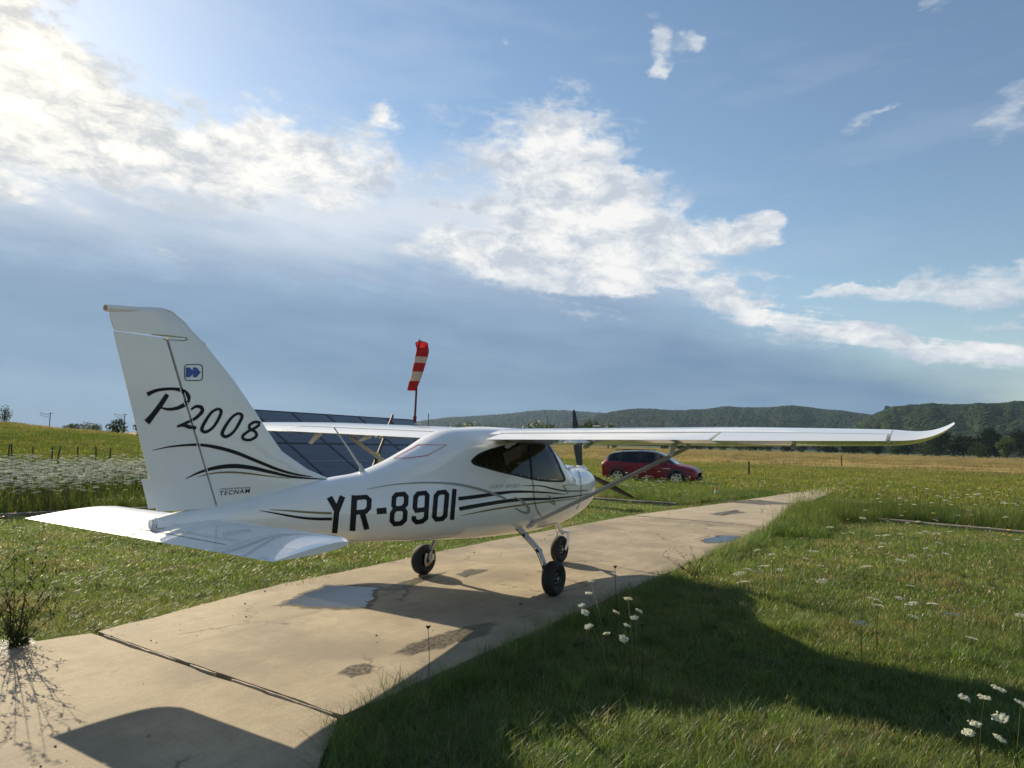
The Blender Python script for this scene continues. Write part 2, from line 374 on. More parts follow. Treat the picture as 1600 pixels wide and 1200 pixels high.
for (x0, y0, x1, y1, t, s0) in ((-3.69, -1.40, -3.65, 1.30, .017, 3), (8.80, -1.4, 8.72, 1.6, .02, 9)):
    k = 60; prev = None
    for i in range(k+1):
        q = i/k; xx = x0+(x1-x0)*q+noise.noise(Vector((q*14, s0, 0)))*.012; yy = y0+(y1-y0)*q; w = max(.002, t*(.55+1.1*noise.noise(Vector((q*11, s0+5, 1)))))
        zt = .004+.006*noise.noise(Vector((q*20, 4, s0)))
        ring = [(xx-w/2, yy, -.05), (xx-w/2*.6, yy, zt), (xx+w/2*.6, yy, zt+.002), (xx+w/2, yy, -.05)]
        if prev and w > .006: fb.loft([prev, ring], False, False)
        prev = ring
tag(fb.obj('joint_filler', M_filler, smooth=True), kind='structure')
db = B(); db.box((-3.69, 0, -.075), (.12, 2.9, .01)); db.box((8.80, .1, -.075), (.16, 3.1, .01)); tag(db.obj('joint_soil', M_soil, smooth=False), kind='structure')
# concrete drain edging that crosses under the path
M_edge = mat('mossy_old_concrete', (.15, .13, .095), .9, var=.4, vs=3)
def edging(p0, p1, w, h, n):
    p0, p1 = np.array(p0), np.array(p1); L = np.linalg.norm(p1-p0); d = (p1-p0)/L; s = np.array((-d[1], d[0])); r = B()
    rings = []
    for i in range(n+1):
        c = p0+d*L*i/n; z0 = -.16; z1 = h+noise.noise(Vector((c[0], c[1], 2)))*.02; k = 1+.15*noise.noise(Vector((c[0]*2, c[1]*2, 7)))
        rings.append([(*(c-s*w/2*k), z0), (*(c-s*w/2*k), z1-.015), (*(c-s*w*.4), z1), (*(c+s*w*.4), z1), (*(c+s*w/2*k), z1-.015), (*(c+s*w/2*k), z0)])
    r.loft(rings, True, True); return tag(r.obj('concrete_edging', M_edge, smooth=False), kind='structure')
edging((-9, 13.0), (2.6, 10.2), .22, .02, 30); edging((2.9, 10.1), (12.2, 5.4), .2, .01, 30); edging((12.55, 5.2), (12.75, 1.9), .2, .02, 12); edging((12.75, -2.6), (11.5, -8.5), .22, .03, 16); edging((11.45, -8.7), (10, -14), .22, .03, 12)

def puddle_mat(name, sparkle, dry=None):  # dry: one colour for wet and dry parts, used by the painted glare
    m = bpy.data.materials.new(name); m.use_nodes = True; V.T = m.node_tree; n = m.node_tree.nodes; p = n['Principled BSDF']
    pos = vnode('ShaderNodeNewGeometry').outputs['Position']; rim = V(vnode('ShaderNodeAttribute', attribute_name='rim').outputs['Fac'])
    e = rim+(V(nz(pos, 9., 7, .7).outputs['Fac'])-.5)*.35+(V(nz(pos, 40., 4, .7).outputs['Fac'])-.5)*.16
    wet = e.ss(.17, .34) if not sparkle else V(nz(pos, 30., 5, .72).outputs['Fac']).ss(.46, .52)*e.ss(.08, .3)
    h = V(nz(pos, 34., 5, .7).outputs['Fac'])
    lk(cmix(wet, dry or ((.14, .12, .085) if sparkle else (.115, .092, .055)), dry or ((.035, .032, .028) if sparkle else (.045, .04, .032))), p.inputs['Base Color']); lk((1.-wet)*.5+(.03 if sparkle else .09), p.inputs['Roughness']); p.inputs['IOR'].default_value = 1.333
    if sparkle: b = vnode('ShaderNodeBump'); b.inputs['Strength'].default_value = .8; b.inputs['Distance'].default_value = .012; lk(h, b.inputs['Height']); lk(b.outputs[0], p.inputs['Normal'])
    t = vnode('ShaderNodeBsdfTransparent'); mx = vnode('ShaderNodeMixShader'); lk(e.ss(.02, .3)*(.85 if not sparkle else .55), mx.inputs[0])
    if not sparkle: lk((e.ss(.02, .15)*.6+wet).sat(), mx.inputs[0])
    lk(t.outputs[0], mx.inputs[1]); lk(p.outputs[0], mx.inputs[2]); lk(mx.outputs[0], n['Material Output'].inputs[0])
    return m
M_pud = puddle_mat('puddle_water', False); M_damp = puddle_mat('damp_patch_water', True)
def puddle(px, m, label, jit=.05, name='puddle'):
    pts = [G(*q)[:2] for q in px]; out = []
    for i in range(len(pts)):
        a, b = pts[i], pts[(i+1) % len(pts)]; k = max(2, int(np.linalg.norm(b-a)/.03))
        for q in range(k):
            c = a+(b-a)*q/k; w = Vector((c[0]*5, c[1]*5, 3.)); out.append((c[0]+jit*noise.fractal(w, .6, 2., 5), c[1]+jit*noise.fractal(w+Vector((9, 4, 1)), .6, 2., 5), .004))
    c0 = np.mean(out, axis=0); v = []; f = []; rim = []; n = len(out); ks = (1.08, .94, .8, .62, .4, .18)
    for k, t in enumerate(ks): v += [tuple(c0+(np.array(q)-c0)*(t, t, 1)) for q in out]; rim += [k/5.]*n
    for k in range(5):
        for i in range(n): f.append((k*n+i, k*n+(i+1) % n, (k+1)*n+(i+1) % n, (k+1)*n+i))
    v.append(tuple(c0)); rim.append(1.2)
    for i in range(n): f.append((5*n+i, 5*n+(i+1) % n, 6*n))
    o = raw(name, v, f, m); o.data.attributes.new('rim', 'FLOAT', 'POINT').data.foreach_set('value', np.array(rim, np.float32)); bm = bmesh.new(); bm.from_mesh(o.data); bm.normal_update()
    for q in bm.faces:
        if q.normal.z < 0: q.normal_flip()
    bm.to_mesh(o.data); bm.free(); return tag(o, label, 'puddle')
puddle([(432, 947), (470, 928), (510, 914), (560, 915), (598, 918), (585, 934), (578, 951), (530, 953), (480, 950)], M_pud, 'largest clear puddle on the concrete left of the aircraft shadow, reflecting blue sky')
puddle([(524, 1052), (540, 1042), (570, 1037), (590, 1042), (580, 1052), (550, 1060)], M_damp, 'small grainy wet patch in the sunlit concrete near the path centre', .03)
puddle([(610, 1022), (660, 1000), (720, 980), (775, 972), (770, 985), (735, 1000), (690, 1012), (640, 1024)], M_damp, 'long grainy wet streak crossing the edge of the fuselage shadow', .05)
puddle([(590, 922), (640, 905), (700, 893), (670, 906), (620, 925)], M_damp, 'wet grainy streak inside the wing shadow beside the large puddle', .04)
puddle([(712, 898), (735, 889), (765, 890), (750, 896), (725, 903)], M_damp, 'small wet gravelly patch behind the inner main wheel', .03)
puddle([(-60, 1024), (0, 1000), (40, 996), (64, 1003), (40, 1014), (0, 1029)], puddle_mat('painted_glare', True, (.50, .47, .41)), 'white puddle glare painted as pale colour at the left edge under the dark weed', .05, 'glare_patch')  # sun glitter on the wet concrete, put into the base colour
puddle([(1090, 845), (1125, 836), (1160, 838), (1150, 846), (1110, 849)], M_pud, 'flat puddle on the path beyond the nose wheel, beside the right grass edge', .06)
puddle([(1105, 803), (1150, 797), (1165, 801), (1125, 806)], M_damp, 'damp patch on the far concrete slab beyond the joint', .08)
puddle([(1110, 783), (1185, 781), (1250, 788), (1190, 789)], M_damp, 'wide damp streak near the far end of the path', .1)
# ------------------------------------------------------------------ the aircraft (x forward, origin between the main wheels)
AC = thing('light_aircraft', 'white high-wing two-seat light aircraft with YR-8901 on its side, parked on the concrete path', 'aircraft')
FS = np.array([  # x, zbot, ztop, half width, z of max width, upper exp, lower exp, waist
 (-4.09, 1.02, 1.085, .025, 1.06, 2, 2, 0), (-3.95, .93, 1.115, .05, 1.05, 2, 2, 0), (-3.6, .845, 1.16, .10, 1.03, 2, 2, 0), (-3.0, .795, 1.25, .17, 1.02, 2, 2.1, 0), (-2.455, .752, 1.325, .235, 1.01, 2, 2.2, .04),
 (-2.14, .722, 1.36, .275, 1.0, 2, 2.2, .08), (-1.8, .695, 1.45, .325, .99, 2, 2.3, .14), (-1.43, .66, 1.585, .39, .98, 2, 2.4, .20), (-.915, .625, 1.785, .475, .98, 2.1, 2.5, .20),
 (-.566, .60, 1.825, .525, .99, 2.3, 2.6, .14), (0, .575, 1.85, .575, 1.0, 2.6, 2.6, .05), (.45, .56, 1.85, .59, 1.02, 2.7, 2.6, .02), (.72, .56, 1.80, .585, 1.03, 2.7, 2.6, .0),
 (.95, .565, 1.66, .575, 1.03, 2.7, 2.5, 0), (1.18, .575, 1.475, .56, 1.03, 2.7, 2.5, 0), (1.34, .585, 1.405, .54, 1.03, 2.6, 2.5, 0), (1.7, .63, 1.385, .49, 1.04, 2.5, 2.4, 0), (2.05, .70, 1.36, .43, 1.06, 2.5, 2.4, 0),
 (2.25, .78, 1.325, .375, 1.07, 2.5, 2.4, 0), (2.36, .86, 1.285, .31, 1.09, 2.4, 2.3, 0), (2.42, .95, 1.23, .22, 1.10, 2.2, 2.2, 0)])
def fus_ring(x, n=128):
    zb, zt, hw, zc, nu, nl, wa = [interp(FS[:, 0], FS[:, k], np.array([x]))[0] for k in range(1, 8)]
    th = np.linspace(-math.pi/2, 1.5*math.pi, n, endpoint=False); out = []
    for t in th:
        c, s = math.cos(t), math.sin(t); e = nu if s > 0 else nl
        yy = hw*math.copysign(abs(c)**(2/e), c); q = abs(s)**(2/e)
        if s > 0: yy *= 1-wa*math.sin(math.pi*min(1, q*1.02))**1.5; zz = zc+(zt-zc)*q
        else: zz = zc-(zc-zb)*q
        out.append((x, yy, zz))
    return out
xs = np.concatenate([np.linspace(-4.09, -1.22, 70), np.arange(-1.2, 1.5, .012), np.linspace(1.52, 2.42, 40)])
NR = 160
rings = [fus_ring(x, NR) for x in xs]
fv = [q for r in rings for q in r]; ff = []; fc = []
for i in range(len(xs)-1):
    for j in range(NR):
        k = (j+1) % NR; ff.append((i*NR+j, i*NR+k, (i+1)*NR+k, (i+1)*NR+j))
ff.append(tuple(range(NR))); ff.append(tuple((len(xs)-1)*NR+j for j in range(NR-1, -1, -1)))
FBVH = BVHTree.FromPolygons([Vector(q) for q in fv], ff)
CV = Vector(CAM)
def hit(bvh, x, y, off=.003):
    d = Vector(ray(x, y)).normalized(); p, n, i, dd = bvh.ray_cast(CV, d)
    if p is None: return None
    if n.dot(d) > 0: n = -n
    return p+n*off
Z1 = lambda P: [(a/2.609, 440+b/2.609) for a, b in P]                      # scales of the reference close-ups the lettering was measured on
Z2 = lambda P: [(400+a/4, 620+b/4) for a, b in P]
Z3 = lambda P: [(700+a/3.75, 620+b/3.75) for a, b in P]
def smooth_line(P, n=10):
    P = [np.array(p, float) for p in P]; out = []
    for i in range(len(P)-1):
        p0, p1, p2, p3 = P[max(i-1, 0)], P[i], P[i+1], P[min(i+2, len(P)-1)]
        for q in range(n):
            t = q/n; out.append(.5*((2*p1)+(p2-p0)*t+(2*p0-5*p1+4*p2-p3)*t*t+(3*p1-p0-3*p2+p3)*t**3))
    out.append(P[-1]); return out
def strip(b, bvh, P, w, closed=False, off=.003, step=2.2, across=3):
    """lay a ribbon of lettering or striping on a skin: P in photo points, w its width(s)"""
    P = [np.array(p, float) for p in P]; n = len(P); w = list(w) if hasattr(w, '__len__') else [w]*n
    if len(w) != n: w = list(np.interp(np.linspace(0, 1, n), np.linspace(0, 1, len(w)), w))
    mit = []
    for i in range(n):
        a = P[i]-P[i-1] if (i > 0 or closed) else P[1]-P[0]; c = P[(i+1) % n]-P[i] if (i < n-1 or closed) else P[-1]-P[-2]
        a = a/max(1e-6, np.linalg.norm(a)); c = c/max(1e-6, np.linalg.norm(c)); na, nc = np.array((-a[1], a[0])), np.array((-c[1], c[0])); m = na+nc; m /= max(.3, np.linalg.norm(m)); m /= max(.45, m @ na); mit.append(m)
    rows = []
    for i in range(n if closed else n-1):
        j = (i+1) % n; k = max(1, int(np.linalg.norm(P[j]-P[i])/step))
        for q in range(k+1 if (not closed and i == n-2) else k):
            t = q/k; rows.append((P[i]*(1-t)+P[j]*t, mit[i]*(1-t)+mit[j]*t, w[i]*(1-t)+w[j]*t))
    prev = None; first = None
    def emit(r):
        c, m, ww = r; out = [hit(bvh, *(c+m*ww*s), off) for s in np.linspace(-.5, .5, across)]
        return None if any(o is None for o in out) else out
    er = [emit(r) for r in rows]
    if closed: er.append(er[0])
    for u, v in zip(er[:-1], er[1:]):
        if u and v and (u[0]-v[0]).length < .15: b.add(u+v, [(q, q+1, across+q+1, across+q) for q in range(across-1)])
def tri_fill(b, bvh, P, off=.003):
    bm = bmesh.new(); vs = [bm.verts.new((p[0], p[1], 0)) for p in P]; bm.faces.new(vs); bmesh.ops.triangulate(bm, faces=bm.faces); bm.verts.index_update()
    hs = [hit(bvh, v.co.x, v.co.y, off) for v in bm.verts]
    if all(hs): b.add(hs, [tuple(v.index for v in f.verts) for f in bm.faces])
    bm.free()
def text_decal(b, bvh, s, p0, p1, hgt, shear=0., off=.003, bold=0., sp=1.):
    """set a word between two photo points p0, p1 on its base line"""
    cu = bpy.data.curves.new('lettering', 'FONT'); cu.body = s; cu.resolution_u = 3; cu.space_character = sp; cu.offset = bold; ob = bpy.data.objects.new('lettering', cu); COL.objects.link(ob)
    dg = bpy.context.evaluated_depsgraph_get(); me = bpy.data.meshes.new_from_object(ob.evaluated_get(dg)); bpy.data.objects.remove(ob)
    co = np.array([v.co[:2] for v in me.vertices]); w = co[:, 0].max(); x0 = co[:, 0].min(); h = co[:, 1].max(); p0, p1 = np.array(p0, float), np.array(p1, float)
    d = p1-p0; nrm = np.array((d[1], -d[0]))/np.linalg.norm(d); hs = []
    for c in co:
        q = p0+d*((c[0]-x0)/(w-x0))+nrm*(c[1]/h*hgt)+d/np.linalg.norm(d)*shear*c[1]/h*hgt; hs.append(hit(bvh, *q, off))
    if all(hs): b.add(hs, [tuple(p.vertices) for p in me.polygons])
def inside(x, z, P):
    c = False; n = len(P)
    for i in range(n):
        x1, z1 = P[i]; x2, z2 = P[(i+1) % n]
        if (z1 > z) != (z2 > z) and x < (x2-x1)*(z-z1)/(z2-z1)+x1: c = not c
    return c
winpx = Z3([(138, 376), (175, 343), (240, 314), (330, 291), (430, 273), (500, 262), (560, 262), (590, 290), (625, 345), (655, 415), (683, 486), (640, 494), (560, 491), (480, 477), (400, 459), (300, 436), (210, 411), (155, 394)])
winP = []
for q in winpx:
    h = hit(FBVH, *q, 0.); winP.append((h.x, h.z))
wq = [hit(FBVH, *q, 0.) or Vector(onplane(*q, (0, -.5, 0), (0, 1, 0))) for q in Z3([(597, 272), (648, 345), (694, 428)])]; WSP = [(wq[0].x, 1.95)]+[(q.x, q.z) for q in wq]+[(wq[2].x+.1, wq[2].z-.005), (1.34, 1.398), (1.05, 1.95)]
for i in (0,): pass
cat = np.zeros(len(ff), int)
for i, f in enumerate(ff[:-2]):
    c = np.mean([fv[k] for k in f], axis=0)
    if -1.25 < c[0] < 1.45 and c[2] > 1.1:
        if inside(c[0], c[2], WSP) : cat[i] = 3
        elif abs(c[1]) > .2 and inside(c[0], c[2], winP): cat[i] = 1 if c[1] < 0 else 2
def sub(name, sel, m, parent, dv=0.):
    idx = sorted({k for i in sel for k in ff[i]}); mp = {k: a for a, k in enumerate(idx)}
    v = [fv[k] for k in idx]
    o = raw(name, v, [tuple(mp[k] for k in ff[i]) for i in sel], m, parent, True)
    bm = bmesh.new(); bm.from_mesh(o.data); bm.normal_update()
    if dv:
        for q in bm.verts: q.co += q.normal*dv
    bm.to_mesh(o.data); bm.free(); return o
FU = sub('fuselage', [i for i in range(len(ff)) if cat[i] == 0], M_white, AC)
for c in (1, 2): sub('side_window', [i for i in range(len(ff)) if cat[i] == c], M_glass, FU)
sub('windscreen', [i for i in range(len(ff)) if cat[i] == 3], M_wind, FU)
inn = [i for i, f in enumerate(ff[:-2]) if cat[i] == 0 and -1.3 < fv[f[0]][0] < 1.5]
sub('cabin_lining', inn, M_int, FU, -.018 )
b = B()
for s in (1, -1): pass
P = smooth_line(winpx+winpx[:1], 4); strip(b, FBVH, P, 3.2, False, .003, 2.); strip(b, FBVH, Z3([(470, 268), (482, 350), (492, 474)]), 2.2, off=.006); b.obj('window_frame', M_black, FU)
# cabin inside
b = B(); b.box((.45, 0, .74), (1.5, .72, .04)); b.box((-.62, 0, 1.08), (.03, .62, .6)); b.obj('cabin_floor', M_int, AC, smooth=False)
b = B(); b.loft([[(1.18, y, z) for y, z in ((-.5, 1.0), (.5, 1.0), (.46, 1.34), (.25, 1.42), (-.25, 1.42), (-.46, 1.34))], [(1.02, y, z) for y, z in ((-.5, 1.0), (.5, 1.0), (.46, 1.32), (.25, 1.39), (-.25, 1.39), (-.46, 1.32))]]); b.obj('instrument_panel', M_dark, AC, smooth=False)
for y in (-.27, .27):
    b = B(); b.tube([(.55, y, .84), (.2, y, .84), (.05, y, .86)], [.10, .13, .11], 12, flat=1.6); b.tube([(.02, y, .88), (-.12, y, 1.15), (-.22, y, 1.38)], [.11, .12, .09], 12, flat=1.9, ref=(1, 0, 0)); b.tube([(-.22, y, 1.42), (-.25, y, 1.54)], [.07, .06], 10, flat=1.6, ref=(1, 0, 0)); b.obj('seat', M_seat if y < 0 else M_dark, AC)
# striping and lettering of the fuselage
def deco(name, m, parts, bvh=FBVH, parent=FU, label=None):
    gs = {}
    for i, kw in enumerate(parts): gs.setdefault(kw.pop('g', i), []).append(kw)
    for i, (g, ks) in enumerate(gs.items()):
        b = B()
        for kw in ks: strip(b, bvh, **kw)
        if b.f:
            o = b.obj(name, m, parent)
            if label: o['label'] = label if isinstance(label, str) else label[i]
L = []
for pts, w, cl in (([(458, 628), (506, 712)], 36, 0), ([(540, 622), (504, 716)], 36, 0), ([(505, 700), (490, 852)], 34, 0),
    ([(615, 616), (602, 838)], 36, 0), ([(616, 632), (688, 627), (708, 646), (704, 695), (684, 717), (616, 724)], 29, 0), ([(662, 722), (692, 829)], 34, 0), ([(754, 716), (815, 711)], 38, 0),
    ([(876, 612), (924, 608), (939, 626), (936, 672), (914, 695), (872, 699), (859, 680), (862, 630)], 29, 1), ([(868, 703), (918, 699), (933, 721), (929, 768), (905, 791), (866, 795), (848, 774), (851, 727)], 29, 1),
    ([(1058, 704), (1002, 711), (992, 692), (997, 626), (1012, 606), (1056, 601), (1070, 617), (1062, 757), (1038, 778), (1002, 783), (986, 766), (986, 745)], 29, 0),
    ([(1140, 600), (1178, 595), (1193, 612), (1182, 742), (1163, 762), (1127, 766), (1113, 748), (1124, 621)], 29, 1), ([(1240, 576), (1224, 769)], 27, 0)):
    L.append(dict(P=Z2(pts), w=w/4, closed=bool(cl), g=(0, 0, 0, 1, 1, 1, 2, 3, 3, 4, 5, 6)[len(L)] if len(L) < 12 else 9))
deco('registration_letter', M_black, L, label=['large black registration character '+c for c in 'YR-8901'])
deco('side_stripe', M_black, [dict(P=smooth_line(Z2([(20, 710), (130, 730), (280, 755), (380, 763), (474, 763)])), w=[.5, 3, 4, 4.6]),
    dict(P=smooth_line(Z3([(60, 598), (180, 583), (290, 567), (400, 556), (560, 560), (690, 572)])), w=[5.8, 5.6, 5.2, 4, 2.6, .6]), dict(P=smooth_line(Z3([(65, 657), (200, 633), (370, 607), (480, 600), (600, 597), (760, 580), (828, 566)])), w=[6.4, 6.2, 5.6, 4.6, 3.4, 1.6, .6]),
    dict(P=smooth_line(Z3([(430, 522), (540, 522), (620, 540), (700, 552), (818, 549)])), w=[.6, 2, 2.4, 2, .8])], label='black flowing stripe')
deco('gold_stripe', M_gold, [dict(P=smooth_line(Z2([(85, 705), (200, 712), (330, 722), (472, 728)])), w=[.6, 3, 3.6]), dict(P=smooth_line(Z3([(75, 697), (180, 675), (300, 653), (500, 625), (640, 609), (760, 593)])), w=[.5, 2.2, 2.6, 2, .8])], label='olive gold accent stripe')
deco('swoosh_line', M_grey, [dict(P=smooth_line(Z2([(690, 578), (850, 550), (1000, 538), (1150, 538), (1300, 555), (1450, 595), (1560, 638)])), w=[.5, 1.6, 2.6, 3.2, 3.8, 3.4], off=.006),
    dict(P=smooth_line(Z3([(388, 588), (432, 612), (470, 650), (466, 678), (430, 672), (390, 650)])), w=[1, 3, 3.4, 3.2, 2.6, .8], off=.0075), dict(P=smooth_line(Z3([(584, 575), (612, 605), (624, 630), (598, 618)])), w=[.8, 2, 2, .6], off=.0075), dict(P=smooth_line(Z3([(745, 516), (678, 520), (692, 545), (702, 572)])), w=[.6, 1.6, 1.8, .6], off=.0075)], label='grey swoosh line over the stripes')
b = B(); text_decal(b, FBVH, 'LIGHT SPORT', Z3([(245, 537)])[0], Z3([(424, 533)])[0], 5.6); b.obj('model_lettering', M_lgrey, FU)
b = B(); tri_fill(b, FBVH, Z3([(730, 470), (738, 472), (740, 500), (732, 496)])); tri_fill(b, FBVH, Z3([(741, 478), (747, 486), (748, 503), (743, 500)])); b.obj('cowl_emblem', M_grey, FU)
deco('rescue_hatch_outline', M_red, [dict(P=Z2([(862, 384), (1012, 300), (1192, 302), (1068, 368), (950, 384)]), w=1.1, closed=True)], label='red outlined hatch panel')
deco('panel_seam', M_seam, [dict(P=smooth_line(Z3([(492, 476), (500, 540), (505, 610), (522, 668), (548, 702)])), w=.9, off=.008), dict(P=smooth_line(Z3([(762, 432), (774, 480), (778, 546), (770, 610), (752, 660)])), w=.7, off=.008)])

# wing --------------------------------------------------------------
def foil(a, bb, n=16, t=.145, camber=.03):
    """closed loop of (chord fraction, height/chord), leading edge at 0"""
    u = a+(bb-a)*(1-np.cos(np.linspace(0, math.pi, n)))/2
    th = 5*t*(.2969*np.sqrt(u)-.126*u-.3516*u**2+.2843*u**3-.1030*u**4); cm = camber*(1-((u-.4)/np.where(u < .4, .4, .6))**2)
    return list(zip(u, cm+th))+list(zip(u[::-1], (cm-th)[::-1]))[1 if a == 0 else 0:(-1 if bb == 1 else None)]
TEx = -.712
def wing_sec(y, a, bb, dz=0., rot=0., chord=None, tex=None, zte=None, t=None):
    s = abs(y); c = chord or (1.42 if s < 2.7 else 1.42-.42*((s-2.7)/1.57)**1.35); te = TEx if tex is None else tex; z0 = (1.690+.0195*(s-.4)) if zte is None else zte
    inc = .015; out = []
    for u, h in foil(a, bb, t=t or .135):
        x = te+c*(1-u); z = z0+h*c+(1-u)*c*inc+dz
        if rot:
            hx, hz = te+c*(1-.75), z0+.035*c; dx, dz2 = x-hx, z-hz; x = hx+dx*math.cos(rot)+dz2*math.sin(rot)*1; z = hz+dz2*math.cos(rot)-(-dx)*math.sin(rot)
        out.append((x, y, z))
    return out
for sg in (-1, 1):
    b = B(); ys = [0., .42]; b.loft([wing_sec(sg*y, 0, .80 if y < .42 else .80) for y in ys])
    b.loft([wing_sec(sg*y, 0, .742) for y in np.linspace(.42, 4.24, 24)])
    tip = []
    for q in np.sin(np.linspace(0, math.pi/2, 18)):
        y = 4.245+.43*q; c = 1.0-.62*q**1.5-.2*max(0, q-.8)**1*2.; tex = TEx+.0+.27*q**3.0; tip.append(wing_sec(sg*y, 0, 1, chord=max(.10, c), tex=tex, zte=1.69+.0195*(y-.4)+.135*q**3.0, t=.135-.05*q))
    b.loft(tip); b.obj('wing', M_white, AC, angle=35)
    b = B(); b.loft([wing_sec(sg*y, .752, 1, dz=-.006, rot=-.03) for y in np.linspace(.44, 2.83, 10)]); b.obj('flap', M_white, AC, angle=35)
    b = B(); b.loft([wing_sec(sg*y, .752, 1, dz=-.002) for y in np.linspace(2.86, 4.215, 10)]); b.obj('aileron', M_white, AC, angle=35)
    # strut, brackets
    b = B(); top = np.array((.12, sg*2.40, 1.675)); bot = np.array((.20, sg*.50, .72)); b.tube([bot, bot*.5+top*.5, top], [.05, .05, .045], 14, flat=.42, ref=(1, 0, 0)); b.tube([bot, bot+(0, -sg*.04, -.02)], [.075, .07], 12, flat=.5, ref=(1, 0, 0)); b.obj('wing_strut', M_steel, AC)
    for y, dp in ((.62, .055), (2.44, .12), (1.55, .05), (3.5, .04)):
        z0 = 1.69+.0195*(y-.4); b = B(); b.loft([[(x, sg*y+t, z) for x, z in ((-.36, z0-.02), (-.50, z0-.02), (-.60, z0-.02-dp), (-.55, z0-.035-dp), (-.40, z0-.04))] for t in (-.008, .008)]); b.obj('hinge_bracket', M_steel, AC, smooth=False)

# tail ---------------------------------------------------------------
def prism_foil(le, te, z, t, n=14, a=0., e=1., y=None):
    c = le-te; out = []
    for u, h in foil(a, e, n, t, 0.): out.append((le-u*c, h*c if y is None else y, z))
    return out
lez = [(1.10, -2.2), (1.20, -2.35), (1.30, -2.44), (1.33, -2.55), (1.40, -2.75), (1.55, -3.027), (1.70, -3.165), (1.852, -3.295), (2.10, -3.52), (2.30, -3.735), (2.40, -3.85), (2.46, -3.95), (2.50, -4.03), (2.535, -4.13)]
LE = lambda z: float(np.interp(z, [q[0] for q in lez], [q[1] for q in lez]))
HG = lambda z: -3.61+(z-1.124)/(2.326-1.124)*(-4.081+3.61)
TE = lambda z: -4.05+(z-1.146)/(2.456-1.146)*(-4.467+4.05)
b = B(); zz = list(np.linspace(1.0, 1.36, 12))+list(np.linspace(1.4, 2.345, 26)); rg = []
for z in zz:
    le = LE(z); h = HG(z)+.012; th = .062+.10*max(0, 1.42-z)**1.5; c = le-h; u0 = (1-np.cos(np.linspace(0, math.pi, 18)))/2
    hw = np.array([.30*th*(1.45*math.sqrt(u)-.45*u) if z > 1.42 else .30*th*(1.45*math.sqrt(u)-.45*u) for u in u0])
    hw = hw*3.3; pts = [(le-u*c, w) for u, w in zip(u0, hw)]
    rg.append([(x, w*.5, z) for x, w in pts]+[(x, -w*.5, z) for x, w in pts[::-1][:-1]])
b.loft(rg); finO = b
rb = B(); rr = []
for z in np.linspace(1.135, 2.33, 20):
    h = HG(z)-.012; te = TE(z); th = .047-.012*(z-1.1)/1.2; rr.append([(h-.0, th, z), (h-.05, th*.96, z), ((h+te)/2, th*.6, z), (te, .006, z), (te, -.006, z), ((h+te)/2, -th*.6, z), (h-.05, -th*.96, z), (h, -th, z)])
rb.loft(rr)
cb = B(); cr = []
topz = lambda x: float(np.interp(x, [-4.50, -4.3, -4.21, -4.13, -4.05, -3.95, -3.88, -3.80, -3.73], [2.488, 2.513, 2.532, 2.541, 2.532, 2.472, 2.412, 2.352, 2.30]))
gapz = lambda x: 2.336+(x+4.417)*.05
def half(x, z):
    le, h, te = LE(z), HG(z), TE(z)
    if x > h: u = min(1, max(0, (le-x)/(le-h))); return .0305*(1.45*math.sqrt(u)-.45*u)+.0012
    return .0317+(.007-.0317)*min(1, (h-x)/(h-te))
for x in np.linspace(-4.462, -3.765, 34):
    z1 = topz(x); z0 = max(gapz(x), 1.146+(-4.05-x)/.3183) if x < -3.93 else 2.325; z1 = max(z1, z0+.012); h = z1-z0; hw = [max(.004, half(x, z0+h*q)) for q in (0, .4, .75, .95)]
    cr.append([(x, s*w*k, z0+h*q) for s, w, k, q in ((1, hw[0], 1, 0), (1, hw[1], 1, .4), (1, hw[2], .97, .75), (1, hw[3], .8, .94), (1, .008, 1, 1.), (-1, .008, 1, 1.), (-1, hw[3], .8, .94), (-1, hw[2], .97, .75), (-1, hw[1], 1, .4), (-1, hw[0], 1, 0))])
cb.loft(cr)
cb.tube([(-4.24, 0, 2.505), (-4.36, 0, 2.488), (-4.49, 0, 2.474)], [.018, .024, .025], 16)
FIN = finO.obj('fin', M_white, AC, angle=50); cb.obj('fin_cap', M_white, FIN, angle=50); RUD = rb.obj('rudder', M_white, AC, angle=50)
b = B(); b.tube([(-4.488, 0, 2.474), (-4.496, 0, 2.4738)], [.018, .017], 14); b.obj('tail_light', mat('rusty_orange_lens', (.35, .14, .06), .3), FIN)
b = B(); b.tube([(HG(z)+.001, 0, z) for z in np.linspace(1.13, 2.32, 12)], .009, 8); b.obj('rudder_hinge', M_seam, RUD)
b = B(); rr = []
for z in (1.16, 1.36): te = TE(z); rr.append([(te+.02, .012, z), (te-.055, .003, z), (te-.055, -.003, z), (te+.02, -.012, z)])
b.loft(rr); b.obj('rudder_tab', M_white, RUD, smooth=False)
def bvh_of(*os):
    v, f = [], []
    for o in os:
        k = len(v); v += [q.co.copy() for q in o.data.vertices]; f += [tuple(i+k for i in p.vertices) for p in o.data.polygons]
    return BVHTree.FromPolygons(v, f)
TB = bvh_of(FIN, RUD, FU, *[o for o in FIN.children if o.name.startswith('fin_cap')])
